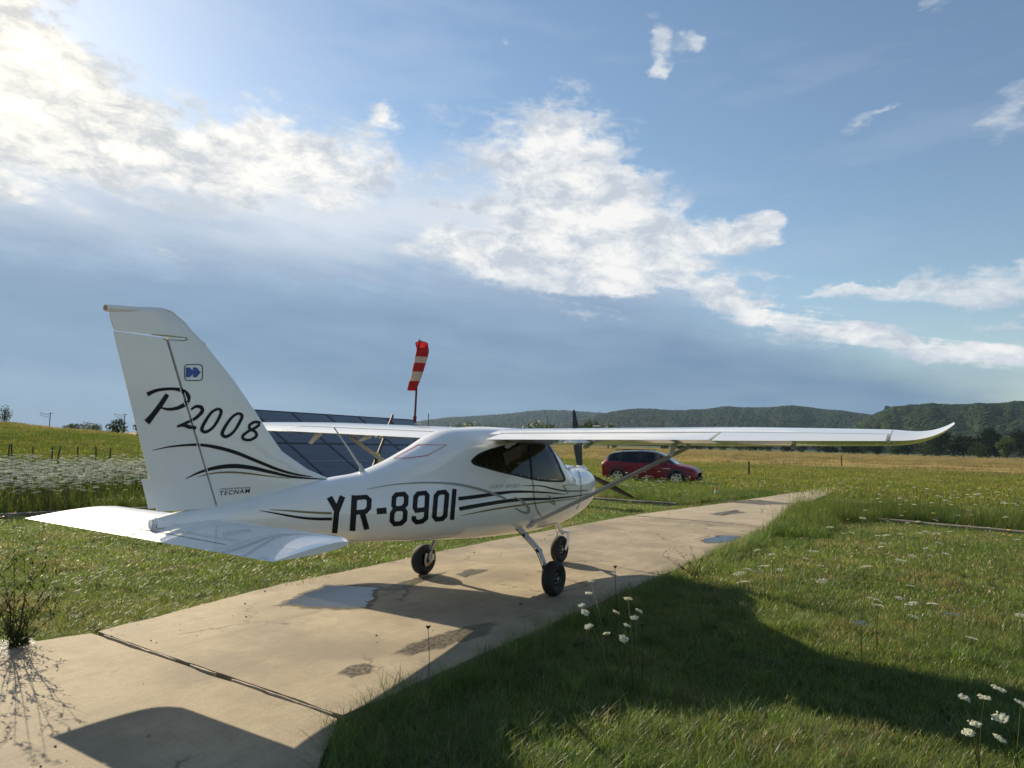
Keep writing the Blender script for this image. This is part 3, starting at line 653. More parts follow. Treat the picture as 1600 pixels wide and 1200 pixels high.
L = [dict(P=smooth_line(Z1([(600, 460), (640, 443), (700, 437), (745, 446), (766, 470), (756, 498), (720, 516), (682, 520), (652, 512)]), 6), w=[5, 3.6, 3.2, 4.6, 5.6, 5, 4, 3, 1.5], g=0), dict(P=smooth_line(Z1([(682, 460), (650, 508), (622, 545), (598, 574)]), 6), w=[5, 5.6, 6, 7.5], g=0),
     dict(P=smooth_line(Z1([(778, 522), (798, 509), (820, 513), (822, 532), (792, 560), (755, 577), (722, 591)]), 6), w=[2, 3.4, 4.2, 4.2, 3.4, 3, 2.4], g=1), dict(P=smooth_line(Z1([(722, 591), (745, 585), (770, 592), (799, 596)]), 5), w=[2.4, 3.4, 4.4, 3.6], off=.0045, g=1),
     dict(P=smooth_line(Z1([(888, 518), (862, 533), (836, 570), (822, 602), (838, 613), (868, 594), (892, 556), (901, 528), (888, 518)]), 5), w=[3, 3, 3.6, 4, 3.6, 3, 3.4, 3.6, 3]), dict(P=smooth_line(Z1([(972, 536), (946, 552), (918, 590), (905, 621), (922, 632), (952, 612), (976, 574), (986, 547), (972, 536)]), 5), w=[3, 3, 3.6, 4, 3.6, 3, 3.4, 3.6, 3]),
     dict(P=smooth_line(Z1([(1061, 577), (1040, 572), (1018, 584), (1018, 600), (1040, 612), (1044, 630), (1020, 645), (993, 642), (990, 628), (1012, 610), (1040, 596), (1058, 582)]), 4), w=3.2)]
for i, k in enumerate(L): k.setdefault('g', i-2); k['w'] = [q*1.38 for q in k['w']] if hasattr(k['w'], '__len__') else k['w']*1.38
deco('script_letter', M_black, L, TB, FIN, ['handwritten style black '+c for c in 'P2008'])
deco('fin_stripe', M_black, [dict(P=smooth_line(Z1([(620, 688), (700, 672), (800, 665), (880, 675), (960, 697), (1050, 733), (1130, 765), (1210, 787), (1275, 795)])), w=[.6, 2.4, 4, 5.4, 5.6, 5, 4.4, 3.2, .6]), dict(P=smooth_line(Z1([(755, 804), (820, 775), (890, 757), (960, 752), (1030, 760), (1110, 778), (1200, 797), (1330, 806)])), w=[.6, 3.8, 6.2, 6.8, 6.2, 5, 3.6, .7])], TB, FIN)
deco('fin_gold_stripe', M_gold, [dict(P=smooth_line(Z1([(805, 797), (870, 781), (940, 777), (1010, 782), (1080, 791), (1185, 803)])), w=[.6, 2, 2.8, 2.6, 2, .6])], TB, FIN)
rs = lambda x0, y0, x1, y1, r: [(x0+r, y0), (x1-r, y0), (x1-r*.3, y0+r*.3), (x1, y0+r), (x1, y1-r), (x1-r*.3, y1-r*.3), (x1-r, y1), (x0+r, y1), (x0+r*.3, y1-r*.3), (x0, y1-r), (x0, y0+r), (x0+r*.3, y0+r*.3)]
deco('logo_border', M_navy, [dict(P=Z1(rs(752, 338, 825, 403, 12)), w=1.3, closed=True)], TB, FIN)
deco('panel_seam', M_seam, [dict(P=Z1([(469, 202), (560, 209), (660, 219), (758, 228), (763, 236), (750, 241), (664, 236)]), w=.8, off=.004)], TB, FIN)
b = B()
for q in ([(757, 350), (772, 350), (793, 370), (772, 390), (757, 390), (778, 370)], [(786, 350), (801, 350), (817, 370), (801, 390), (786, 390), (806, 370)]): tri_fill(b, TB, Z1(q))
tri_fill(b, TB, Z1([(808, 366), (820, 370), (808, 374)]), .0045); b.obj('logo_arrows', M_blue, FIN)
b = B(); text_decal(b, TB, 'TECNAM', Z1([(893, 872)])[0], Z1([(1016, 861)])[0], 6.6, .25, bold=.008, sp=1.22); text_decal(b, TB, 'COSTRUZIONI AERONAUTICHE', Z1([(894, 850)])[0], Z1([(1018, 842)])[0], 2.4); b.obj('maker_lettering', M_black, FIN)
# stabilator
b = B(); rg = []
def st_sec(y, a=0., e=1.):
    s = abs(y)/1.45; k = 1-.34*max(0, (s-.9)/.1)**2.2; c = .67; le = -3.57+.03*(1-s)-.10*max(0, (s-.88)/.12)**2; te = -4.24; cc = le-te
    return [(le-u*cc, y, .988+.04*(1-u)+h*cc*k) for u, h in foil(a, e, 16, .115, 0.)]
ys = sorted(set(list(np.linspace(-1.45, 1.45, 41))+[-1.44, -1.42, -1.40, 1.40, 1.42, 1.44, -.905, .905, -.895, .895]))
for y in ys: rg.append(st_sec(y, 0, .72 if abs(y) < .9 else 1))
b.loft(rg); STB = b.obj('stabilator', M_white, AC, angle=35)
for s in (-1, 1):
    b = B(); b.loft([st_sec(s*y, .732, 1) for y in (.012, .45, .89)]); b.obj('trim_tab', M_white, AC, angle=35)
b = B(); b.loft([[(x, y, z) for y, z in ((-.06*k, 1.03), (-.05*k, 1.075), (0, 1.095), (.05*k, 1.075), (.06*k, 1.03), (0, 1.0))] for x, k in ((-3.5, 1.2), (-3.8, 1.), (-4.06, .7))]); b.obj('tail_cone', M_white, AC)
b = B(); b.tube([(-4.058, 0, 1.045), (-4.062, 0, 1.045)], .032, 14); b.obj('tail_cone_opening', M_seam, AC)
b = B(); rv = []
for s in (-1, 1):
    for y in np.linspace(.12, 1.4, 40):
        for u in (.30, .70): q = st_sec(s*y)[int(0)]; 
# landing gear ----------------------------------------------------------
def wheel(name, c, r, w, rimr, inner):
    o = bpy.data.objects.new(name, None); COL.objects.link(o); o.parent = AC; o.location = c; o.empty_display_size = .05
    pr = [(-w*.30, rimr), (-w*.44, rimr+.03), (-w*.5, r*.72), (-w*.47, r*.87), (-w*.34, r*.965), (-w*.15, r*.998), (0, r), (w*.15, r*.998), (w*.34, r*.965), (w*.47, r*.87), (w*.5, r*.72), (w*.44, rimr+.03), (w*.30, rimr)]
    b = B(); b.lathe(pr, (0, 0, 0), 'y', 40)
    b.obj('tyre', M_rub, o)
    b = B(); b.lathe([(-w*.3, .001), (-w*.3, rimr*.4), (-w*.22, rimr*.5), (-w*.22, rimr*.86), (-w*.36, rimr), (w*.36, rimr), (w*.22, rimr*.86), (w*.22, rimr*.5), (w*.3, rimr*.4), (w*.3, .001)], (0, 0, 0), 'y', 24); b.obj('rim', M_rim, o)
    b = B(); 
    for k in range(6): a = k*math.pi/3; b.tube([(rimr*.66*math.cos(a), -w*.27, rimr*.66*math.sin(a)), (rimr*.66*math.cos(a), w*.27, rimr*.66*math.sin(a))], .009, 6)
    b.tube([(0, -w*.40, 0), (0, w*.40, 0)], .018, 10); b.obj('wheel_bolts', M_alu, o)
    return o
for sg in (-1, 1):
    w = wheel('main_wheel', (0, sg*.925, .187), .187, .14, .08, 1)
    b = B(); b.lathe([(-sg*.070, .03), (-sg*.070, .075), (-sg*.078, .075), (-sg*.078, .03)], (0, 0, 0), 'y', 24); b.obj('brake_disc', M_brake, w)
    b = B(); b.box((.055, -sg*.085, .03), (.05, .045, .075)); b.tube([(-.07, -sg*.10, .09), (-.085, -sg*.095, 0), (-.06, -sg*.09, -.07)], .014, 6); b.obj('brake_caliper', M_alu, w)
    yz = [(.40, .70), (.47, .685), (.55, .622), (.64, .555), (.73, .468), (.79, .36), (.825, .27), (.845, .185)]; sp = smooth_line(yz, 6); rgs = []
    for i, (y, z) in enumerate(sp):
        t = np.array(sp[min(i+1, len(sp)-1)])-np.array(sp[max(i-1, 0)]); t /= np.linalg.norm(t); nn = np.array((-t[1], t[0])); k = i/(len(sp)-1); hw = .045-.014*k; th = .015-.003*k
        rgs.append([(-hw, sg*(y+nn[0]*th*.6), z+nn[1]*th*.6), (-hw*.7, sg*(y+nn[0]*th), z+nn[1]*th), (hw*.7, sg*(y+nn[0]*th), z+nn[1]*th), (hw, sg*(y+nn[0]*th*.6), z+nn[1]*th*.6), (hw, sg*(y-nn[0]*th*.6), z-nn[1]*th*.6), (hw*.7, sg*(y-nn[0]*th), z-nn[1]*th), (-hw*.7, sg*(y-nn[0]*th), z-nn[1]*th), (-hw, sg*(y-nn[0]*th*.6), z-nn[1]*th*.6)])
    b = B(); b.loft(rgs); b.tube([(0, sg*.80, .187), (0, sg*.875, .187)], .028, 12); leg = b.obj('gear_leg', M_steel, AC)
    b = B(); b.tube([(-.042, sg*(y-.012), z-.012) for y, z in sp[::3]]+[(-.06, sg*.80, .20), (-.05, sg*.83, .16)], .006, 6); b.obj('brake_line', M_black, leg)
    for i in (12, 24, 34):
        y, z = sp[i]; b = B(); b.box((0, sg*y, z), (.095, .022, .036), [[1, 0, 0], [0, .8, -.6*sg], [0, .6*sg, .8]]); b.obj('tie_strap', M_seam, leg, smooth=False)
w = wheel('nose_wheel', (1.88, 0, .187), .187, .125, .075, 0)
b = B(); b.tube([(1.68, 0, .66), (1.84, 0, .50), (1.97, 0, .40)], [.035, .033, .03], 12); b.tube([(1.66, 0, .70), (1.70, 0, .60)], [.06, .05], 12); b.obj('nose_leg', M_white, AC)
b = B(); b.box((1.965, 0, .425), (.07, .20, .04))
for s in (-1, 1): b.tube([(1.97, s*.09, .42), (1.95, s*.092, .28), (1.88, s*.092, .187)], [.026, .03, .026], 8, flat=.45, ref=(1, 0, 0))
b.obj('nose_fork', M_white, AC)
# propeller -------------------------------------------------------------
HUB = np.array((2.50, 0, 1.27)); PR = bpy.data.objects.new('propeller', None); COL.objects.link(PR); PR.parent = AC; PR.location = HUB
for k in range(3):
    a = R(82+120*k); rd = np.array((0, math.cos(a), math.sin(a))); tg = np.array((0, -math.sin(a), math.cos(a))); ax = np.array((1., 0, 0)); rg = []
    for q in np.linspace(0, 1, 16):
        r = .06+.87*q; ch = .055+.075*math.sin(math.pi*min(1, q*1.05+.12))**.8; ch = ch if q < .94 else ch*max(.35, (1.03-q)/.09); tw = R(58-40*q); cdir = tg*math.cos(tw)+ax*math.sin(tw); nd = np.cross(rd, cdir); th = .022*(1-q*.75)
        rg.append([rd*r+cdir*ch*u+nd*th*h for u, h in ((-.5, 0), (-.3, .8), (0, 1), (.3, .7), (.5, 0), (.3, -.5), (0, -.6), (-.3, -.5))])
    b = B(); b.loft(rg); b.obj('blade', M_prop, PR)
b = B(); b.lathe([(-.07, .07), (-.05, .085), (.02, .085), (.10, .07), (.16, .04), (.19, .001)], (0, 0, 0), 'x', 24, True); b.obj('spinner', M_white, PR)
# antenna
b = B(); b.tube([(-2.09, 0, 1.345), (-2.11, 0, 1.40), (-2.13, 0, 1.43)], [.045, .02, .012], 10, flat=.55, ref=(1, 0, 0)); b.tube([(-2.13, 0, 1.42), (-2.30, 0, 1.595), (-2.476, 0, 1.768)], [.011, .008, .006], 8); b.obj('antenna', M_steel, AC)

b = B(); tri_fill(b, FBVH, Z3([(519, 536), (528, 537), (528, 547), (519, 546)]), .006); b.obj('door_handle', M_alu, FU)
SB = bvh_of(STB, *[o for o in AC.children if o.name.startswith('trim_tab')])
b = B()
for s in (-1, 1):
    for k in range(46):
        for x in (-3.72, -4.03):
            y = s*(.14+k*.028); p, n, i_, d_ = SB.ray_cast(Vector((x, y, 2.)), Vector((0, 0, -1)))
            if p and y*s < 1.40: p = p+n*.001; t = .0045; b.add([p+Vector((t, 0, 0)), p+Vector((0, t, 0)), p+Vector((-t, 0, 0)), p+Vector((0, -t, 0)), p+n*.0018], [(0, 1, 4), (1, 2, 4), (2, 3, 4), (3, 0, 4)])
o = b.obj('rivets', M_lgrey, STB, smooth=False); o['kind'] = 'stuff'
deco('panel_seam', M_seam, [dict(P=[(352, 851), (245, 831), (207, 825), (115, 813)], w=.55, off=.002), dict(P=[(222, 827), (197, 840)], w=.55, off=.002)], SB, STB)
for sg in (-1, 1):
    b = B(); b.lathe([(0, .045), (.006, .044), (.008, .03), (.009, .001)], (0, 0, 0), 'z', 20, True); o = b.obj('fuel_cap', M_steel, AC); o.location = (.25, sg*1.3, 1.878)
# ------------------------------------------------------------------ solar array
M_cell = None
def solar_mat():
    m = bpy.data.materials.new('solar_cells'); m.use_nodes = True; V.T = m.node_tree; n = m.node_tree.nodes; p = n['Principled BSDF']
    tc = vnode('ShaderNodeTexCoord').outputs['Object']; x, y, z = sep(tc)
    fx = V.m('FRACT', x*(1/.183)); fy = V.m('FRACT', y*(1/.0915)); e = (V.m('ABSOLUTE', fx-.5)).ss(.46, .49).max(V.m('ABSOLUTE', fy-.5).ss(.44, .49)*.6)
    lk(cmix(e*.55, (.010, .012, .020), (.05, .055, .065)), p.inputs['Base Color']); p.inputs['Roughness'].default_value = .12; p.inputs['Specular IOR Level'].default_value = .45
    return m
M_cell = solar_mat(); M_frame = mat('anodised_black_frame', (.02, .02, .022), .4, metal=.4); M_galv = mat('galvanised_steel', (.42, .43, .44), .45, metal=.7, var=.1)
M_wline = mat('busbar_white', (.36, .38, .42), .5)
T29 = R(29); up = np.array((0, math.cos(T29), math.sin(T29))); nr = np.array((0, -math.sin(T29), math.cos(T29)))
SOL = thing('solar_array', 'ground-mounted array of dark blue solar panels behind the far wing', 'solar panels', (9.15, 9.0, 0))
def solar_panel(i, k):
    w, h, t = 1.135, 1.535, .035; o = bpy.data.objects.new('solar_panel', None)
    c = np.array((-1.15*i-.575, 0, 2.26))-up*(.775+1.55*k)
    return c, w, h, t
pm = B(); pm.box((0, 0, 0), (1.09, 1.49, .02)); cellme = None
fm = B(); w, h = 1.138, 1.538
for c, d in (((0, h/2-.012, 0), (w, .024, .036)), ((0, -h/2+.012, 0), (w, .024, .036)), ((w/2-.012, 0, 0), (.024, h-.049, .036)), ((-w/2+.012, 0, 0), (.024, h-.049, .036))): fm.box(c, d)
ml = B(); ml.box((0, 0, .0125), (1.09, .010, .003))
for y in (-.36, .36): ml.box((0, y, .0125), (1.09, .004, .003))
proto = None
for i in range(6):
    for k in range(2):
        c = np.array((-1.15*i-.575, 0, 2.26))-up*(.775+1.55*k)
        if proto is None:
            po = pm.obj('solar_panel', M_cell, SOL, smooth=False); pf = fm.obj('panel_frame', M_frame, po, smooth=False); pl = ml.obj('busbar_line', M_wline, po, smooth=False); proto = po, pf, pl
        else:
            po = proto[0].copy(); COL.objects.link(po); po.parent = SOL
            for q in proto[1:]: cc = q.copy(); COL.objects.link(cc); cc.parent = po
        po.location = c; po.rotation_euler = (T29, 0, 0)
b = B()
for x in (-.5, -2.8, -5.1, -6.6):
    b.box((x, -.25, 1.04), (.07, .07, 2.1)); b.box((x, -2.35, .42), (.07, .07, 1.0))
    b.tube([np.array((x, 0, 2.2))-up*.1-nr*.06, np.array((x, 0, 2.2))-up*3.0-nr*.06], .03, 6)
for d in (.4, 1.2, 1.95, 2.75): b.tube([np.array((0, 0, 2.26))-up*d-nr*.03, np.array((-6.9, 0, 2.26))-up*d-nr*.03], .022, 6)
b.obj('support_frame', M_galv, SOL, smooth=False)
M_dred = mat('faded_dark_red_paint', (.035, .007, .007), .7, var=.3); M_yel = mat('yellow_strap', (.62, .62, .04), .6, trans=.2)
b = B(); p0 = np.array((8.3, 9.0, 2.26))+nr*.07+up*.05; p1 = np.array((4.45, 9.0, 2.26))-up*3.2+nr*.07; b.tube([p0, p1], .06, 12, flat=.6)
o = b.obj('barrier_pole', M_dred); tag(o, 'dark red pole lying diagonally across the front of the solar panels', 'pole')
STR = thing('strap_post', 'short dark post with a bright yellow strap hanging from it before the solar panels', 'post', (*at(585, 745, 15.4)[:2], -LZ))
gx = at(585, 745, 15.4); b = B(); b.tube([(0, 0, 0), (0, 0, .9), (.02, 0, 1.3)], [.035, .03, .025], 8); b.obj('post', M_dred, STR)
b = B(); rr = []
for x, z, w in ((-.06, 1.36, .05), (.02, 1.41, .06), (.08, 1.36, .06), (.09, 1.24, .055), (.085, 1.10, .06), (.11, 1.0, .05), (.10, .93, .02)): rr.append([(x-w*.5, -.05, z), (x+w*.5, -.05, z), (x+w*.5, -.03, z), (x-w*.5, -.03, z)])
b.loft(rr); b.obj('strap', M_yel, STR)

# ------------------------------------------------------------------ windsock
M_sred = mat('red_windsock_cloth', (.48, .025, .03), .8, trans=.35, var=.12); M_swhite = mat('white_windsock_cloth', (.62, .55, .48), .85, trans=.35, var=.1); M_pole = mat('red_brown_pole', (.13, .02, .02), .55, var=.2)
WS = thing('windsock', 'red and white striped windsock hanging limp from a tall red pole', 'windsock', (13.2, 12.3, gz(13.2, 12.3)))
b = B(); b.tube([(.02, .02, 0), (0, 0, 2.4), (-.02, -.03, 2.62)], [.075, .07, .065], 12); b.tube([(-.02, -.03, 2.6), (-.07, -.13, 5.52)], [.042, .034], 10); b.obj('pole', M_pole, WS)
top = np.array((-.07, -.13, 5.50)); vd = np.array((-.77, -.64, 0)); rt = np.array((.53, -.85, 0))
cl = [(top+rt*.10+vd*.10+np.array((0, 0, -.16)), .22, vd*.95+np.array((0, 0, .1))), (top+rt*.13+vd*.02+np.array((0, 0, -.34)), .235, vd*.5+np.array((0, 0, .9))), (top+rt*.10+vd*.0+np.array((0, 0, -.62)), .235, np.array((0, 0, 1.))),
      (top+rt*.06+np.array((0, 0, -.86)), .23, np.array((0, 0, 1.))), (top-rt*.01+np.array((0, 0, -1.2)), .215, np.array((0, 0, 1.))), (top-rt*.10+np.array((0, 0, -1.56)), .195, np.array((0, 0, 1.))), (top-rt*.2+np.array((0, 0, -1.92)), .165, np.array((0, 0, 1.)))]
def sock_ring(c, r, ax, tw):
    ax = ax/np.linalg.norm(ax); a = rt-ax*(rt @ ax); a /= np.linalg.norm(a); bb = np.cross(ax, a); out = []
    for i in range(20):
        q = i/20*2*math.pi; k = 1+.10*math.sin(3*q+tw)+.06*math.sin(5*q+2*tw); out.append(c+(a*math.cos(q)+bb*math.sin(q)*.62)*r*k)
    return out
for k, (i0, i1) in enumerate(((0, 2), (2, 3), (3, 4), (4, 5), (5, 6))):
    b = B(); rg = []
    for i in range(i0, i1+1):
        rg.append(sock_ring(*cl[i], i*.8))
        if i < i1:
            for t in (.33, .66): rg.append(sock_ring(cl[i][0]*(1-t)+cl[i+1][0]*t, cl[i][1]*(1-t)+cl[i+1][1]*t, cl[i][2]*(1-t)+cl[i+1][2]*t, (i+t)*.8))
    b.loft(rg, True, False); b.obj('sock_band', (M_sred, M_swhite)[k % 2], WS)
b = B(); rg = sock_ring(*cl[0], 0.); b.tube(rg+rg[:1], .012, 6); b.tube([top, top+rt*.1+vd*.1+np.array((0, 0, .02))], .012, 6); b.tube([top+np.array((0, 0, -.05)), top+np.array((-.0, 0, .12))], [.02, .008], 6); b.obj('hoop', M_pole, WS)

# ------------------------------------------------------------------ the red car
M_cred = mat('deep_red_car_paint', (.185, .006, .014), .4, coat=.25, spec=.3); M_croof = mat('black_roof_paint', (.012, .012, .014), .2, coat=.5); M_clad = mat('dark_grey_cladding', (.03, .03, .032), .6); M_lamp = glass_mat('headlight_glass', (.75, .78, .8)); M_silver = mat('silver_trim', (.6, .6, .6), .3, metal=.8); M_rlamp = mat('red_tail_lens', (.25, .01, .01), .2, coat=.5)
CARL = tuple(G(1011, 753)[:2]-np.array((0, .2))); CAR = thing('parked_car', 'dark red five-door crossover car parked on the meadow beyond the aircraft nose', 'car', (*CARL, float(gz(*CARL))), R(-84))
cs = [  # x, sill z, belt z, roof z, half width low, half width belt, half width roof
 (-2.29, .42, .86, .88, .55, .66, .5), (-2.24, .33, .93, .98, .74, .80, .60), (-2.10, .26, 1.00, 1.22, .84, .86, .58), (-1.85, .22, 1.03, 1.45, .90, .90, .57), (-1.45, .20, 1.04, 1.56, .92, .92, .60), (-.9, .20, 1.03, 1.615, .92, .925, .62), (-.3, .20, 1.015, 1.635, .92, .925, .63),
 (.2, .20, 1.0, 1.61, .92, .925, .62), (.55, .20, .985, 1.50, .92, .92, .60), (.9, .20, .975, 1.30, .92, .915, .62), (1.2, .20, .97, 1.10, .92, .90, .68), (1.40, .21, .955, 1.01, .92, .885, .72), (1.75, .22, .90, .955, .90, .85, .66), (2.05, .25, .82, .87, .84, .78, .56), (2.22, .32, .72, .76, .72, .66, .45), (2.29, .42, .62, .64, .55, .5, .35)]
cx = np.array([c[0] for c in cs]); XS = np.unique(np.concatenate([np.linspace(-2.29, 2.29, 64)])); prof = []
for x in XS:
    q = [np.interp(x, cx, [c[k] for c in cs]) if k == 0 else float(interp(cx, [c[k] for c in cs], np.array([x]))[0]) for k in range(1, 7)]; sl, be, ro, wl, wb, wr = q
    h = [(0, sl+.02), (wl*.8, sl), (wl*.97, sl+.06), (wl, sl+(be-sl)*.3), (wl*.985+.005, sl+(be-sl)*.5), (wb, sl+(be-sl)*.78), (wb*.985, be), (wb*.96, be+.012*(ro > be+.1)), (wr+(wb*.96-wr)*.45, be+(ro-be)*.5), (wr, be+(ro-be)*.88), (wr*.8, be+(ro-be)*.975), (0, ro)]
    prof.append(h)
nh = len(prof[0]); cvt = []; 
for x, h in zip(XS, prof): cvt += [(x, -y, z) for y, z in h]+[(x, y, z) for y, z in h[-2:0:-1]]
m_ = 2*nh-2; parts = {'body': [], 'window': [], 'windshield': [], 'roof': [], 'rear_window': []}
def zone(i, j):
    jj = j if j < nh-1 else m_-1-j; x = (XS[i]+XS[i+1])/2
    if jj in (7, 8):
        if -1.95 < x < .78: return 'pillar' if any(abs(x-p) < .04 for p in (-1.32, -.36)) else 'window'
        if .78 <= x < 1.25: return 'windshield' if jj == 8 else 'body'
    if jj in (9, 10):
        if .42 < x < 1.36: return 'windshield'
        if -1.95 < x <= .42: return 'roof'
        if -2.2 < x <= -1.95: return 'rear_window'
    if jj == 8 and -2.16 < x <= -1.95: return 'rear_window'
    return 'body'
for i in range(len(XS)-1):
    for j in range(m_):
        k = (j+1) % m_; z = zone(i, j); z = 'roof' if z == 'pillar' else z
        jj = j if j < nh-1 else m_-1-j; xm = (XS[i]+XS[i+1])/2; ok = True
        if z == 'body' and jj <= 4:                                        # wheel arches
            zc = np.mean([cvt[i*m_+j][2], cvt[i*m_+k][2]])
            if jj >= 1 and any((xm-w)**2+(zc-.34)**2 < .385**2 for w in (-1.385, 1.385)): ok = False
        if ok: parts[z].append((i*m_+j, (i+1)*m_+j, (i+1)*m_+k, i*m_+k))
def carpart(nm, fs, m, split=False):
    if not fs: return
    groups = [[f for f in fs if cvt[f[0]][1]+cvt[f[2]][1] < 0], [f for f in fs if cvt[f[0]][1]+cvt[f[2]][1] >= 0]] if split else [fs]
    for g in groups:
        idx = sorted({k for f in g for k in f}); mp = {k: a for a, k in enumerate(idx)}
        o = raw(nm, [cvt[k] for k in idx], [tuple(mp[k] for k in f) for f in g], m, CAR, True)
        bm = bmesh.new(); bm.from_mesh(o.data); bmesh.ops.recalc_face_normals(bm, faces=bm.faces); bm.to_mesh(o.data); bm.free()
carpart('body', parts['body'], M_cred); carpart('roof', parts['roof'], M_croof); carpart('window', parts['window'], M_cglass, True); carpart('windshield', parts['windshield'], M_wind); carpart('rear_window', parts['rear_window'], M_cglass)
b = B(); b.box((-.2, 0, .62), (3.2, 1.5, .6)); b.obj('interior', M_dark, CAR, smooth=False)
for x in (-.85, .15):
    for y in (-.38, .38): b = B(); b.loft([[(x-.1+a, y-.24, .8), (x+.1+a, y-.24, .8), (x+.1+a, y+.24, .8), (x-.1+a, y+.24, .8)] if z == 0 else [(x-.25, y-.2, 1.38), (x-.15, y-.2, 1.38), (x-.15, y+.2, 1.38), (x-.25, y+.2, 1.38)] for z, a in ((0, 0), (1, 0))]); b.obj('seat', M_dark, CAR, smooth=False)
for x in (-1.385, 1.385):
    for s in (-1, 1):
        w = bpy.data.objects.new('wheel', None); COL.objects.link(w); w.parent = CAR; w.location = (x, s*.80, .345)
        b = B(); b.lathe([(-.10, .24), (-.112, .27), (-.11, .325), (-.08, .345), (.08, .345), (.11, .325), (.112, .27), (.10, .24)], (0, 0, 0), 'y', 28); b.obj('tyre', M_rub, w)
        b = B(); b.lathe([(-.05, .001), (-.05, .24), (.05, .24), (.05, .001)], (0, 0, 0), 'y', 24); b.obj('wheel_well_disc', M_clad, w)
        b = B(); b.lathe([(s*.075, .215), (s*.10, .225), (s*.10, .245), (s*.07, .25)], (0, 0, 0), 'y', 28)
        for k in range(5):
            a = k*2*math.pi/5+.3; d = np.array((math.cos(a), 0, math.sin(a))); t = np.array((-d[2], 0, d[0])); b.loft([[d*.03+t*.05+(0, s*.085, 0), d*.03-t*.05+(0, s*.085, 0), d*.03-t*.05+(0, s*.06, 0), d*.03+t*.05+(0, s*.06, 0)], [d*.225+t*.035+(0, s*.095, 0), d*.225-t*.035+(0, s*.095, 0), d*.225-t*.035+(0, s*.06, 0), d*.225+t*.035+(0, s*.06, 0)]])
        b.obj('rim', M_silver, w, smooth=False)
    b = B(); b.lathe([(-.78, .40), (-.60, .40), (.60, .40), (.78, .40)], (x, 0, .345), 'y', 28); b.obj('wheel_arch', M_clad, CAR)
    for s in (-1, 1):
        b = B(); b.loft([[(x+r*math.cos(q), s*y, .345+r*math.sin(q)) for r, y in ((.365, .86), (.365, .938), (.455, .932), (.455, .86))] for q in np.linspace(-.1, math.pi+.1, 18)]); b.obj('arch_cladding', M_clad, CAR)
for s in (-1, 1):
    b = B(); b.loft([[(2.0, s*.72, .70), (1.72, s*.875, .80), (1.66, s*.868, .86), (1.95, s*.68, .82)], [(2.03, s*.74, .69), (1.72, s*.895, .795), (1.66, s*.885, .865), (1.98, s*.70, .83)]]); b.obj('headlight', M_lamp, CAR, smooth=False)
    b = B(); b.loft([[(-2.2, s*.70, .86), (-1.95, s*.875, .88), (-1.95, s*.87, .98), (-2.2, s*.66, .96)], [(-2.25, s*.72, .86), (-1.95, s*.905, .88), (-1.95, s*.90, .98), (-2.24, s*.70, .96)]]); b.obj('tail_light', M_rlamp, CAR, smooth=False)
    b = B(); b.tube([(.86, s*.90, 1.02), (.84, s*1.0, 1.04)], [.03, .025], 8); b.loft([[(x, s*1.0+y, z) for x, z in ((.78, 1.0), (.90, 1.02), (.90, 1.12), (.79, 1.13))] for y in (-.06*s, .1*s)]); b.obj('door_mirror', M_croof, CAR)
    for x in (-.55, .35): b = B(); b.box((x-.25, s*.93, .86), (.2, .03, .03)); b.obj('door_handle', M_cred, CAR, smooth=False)
    b = B(); b.box((0, s*.915, .235), (2.1, .05, .11)); b.obj('sill_cladding', M_clad, CAR, smooth=False)
    b = B(); b.box((.93, s*.932, .80), (.36, .012, .025)); b.obj('wing_trim', M_silver, CAR, smooth=False)
b = B(); b.box((2.27, 0, .36), (.06, 1.1, .16)); b.obj('bumper_grille', M_clad, CAR, smooth=False)
for s in (-1, 1): b = B(); b.tube([(-1.6, s*.56, 1.60), (-.9, s*.6, 1.66), (.1, s*.6, 1.655)], .018, 6); b.obj('roof_rail', M_croof, CAR)

CAR.scale = (.96, .96, .93)
# ------------------------------------------------------------------ cone, posts, masts
M_cone = mat('orange_cone_plastic', (.55, .12, .04), .5, trans=.15); M_cw = mat('cone_white_band', (.6, .55, .5), .6)
cp = G(1124, 776)
CN = thing('traffic_cone', 'small orange and white marker cone at the left edge of the far path', 'cone', (cp[0], cp[1]+.1, -.02))
b = B(); b.box((0, 0, .015), (.3, .3, .03)); b.obj('cone_foot', M_cone, CN, smooth=False); b = B(); b.lathe([(.03, .12), (.17, .087), (.30, .061), (.46, .03), (.48, .001)], (0, 0, 0), 'z', 16); b.obj('cone_body', M_cone, CN); CN.scale = (.85, .85, .8)
b = B(); b.lathe([(.17, .090), (.30, .064)], (0, 0, 0), 'z', 16); b.obj('reflective_band', M_cw, CN)
ORD = 'first second third fourth fifth sixth seventh eighth ninth tenth eleventh twelfth thirteenth fourteenth fifteenth sixteenth seventeenth'.split()
M_wood = mat('weathered_wood', (.07, .045, .03), .9, var=.35, vs=14); M_mast = mat('dark_mast_steel', (.05, .055, .065), .7, var=.2)
def post(name, px, dep_z, h, r, label, group=None):
    g = G(*px) if dep_z is None else at(px[0], px[1], dep_z); b = B(); z0 = float(gz(g[0], g[1]))-.1
    b.tube([(0, 0, 0), (.01, 0, h*.6), (.015+random.uniform(-.03, .03), 0, h)], [r, r*.95, r*.85], 8); o = b.obj(name, M_wood); o.location = (g[0], g[1], z0); return tag(o, label, 'post', group)
post('wooden_post', (1170, 743), None, 1.0, .06, 'dark wooden post standing alone in the mown meadow right of the car')
post('wooden_post', (1315, 729), None, 1.3, .06, 'farther thin post by the dry grass strip, under the middle of the near wing')
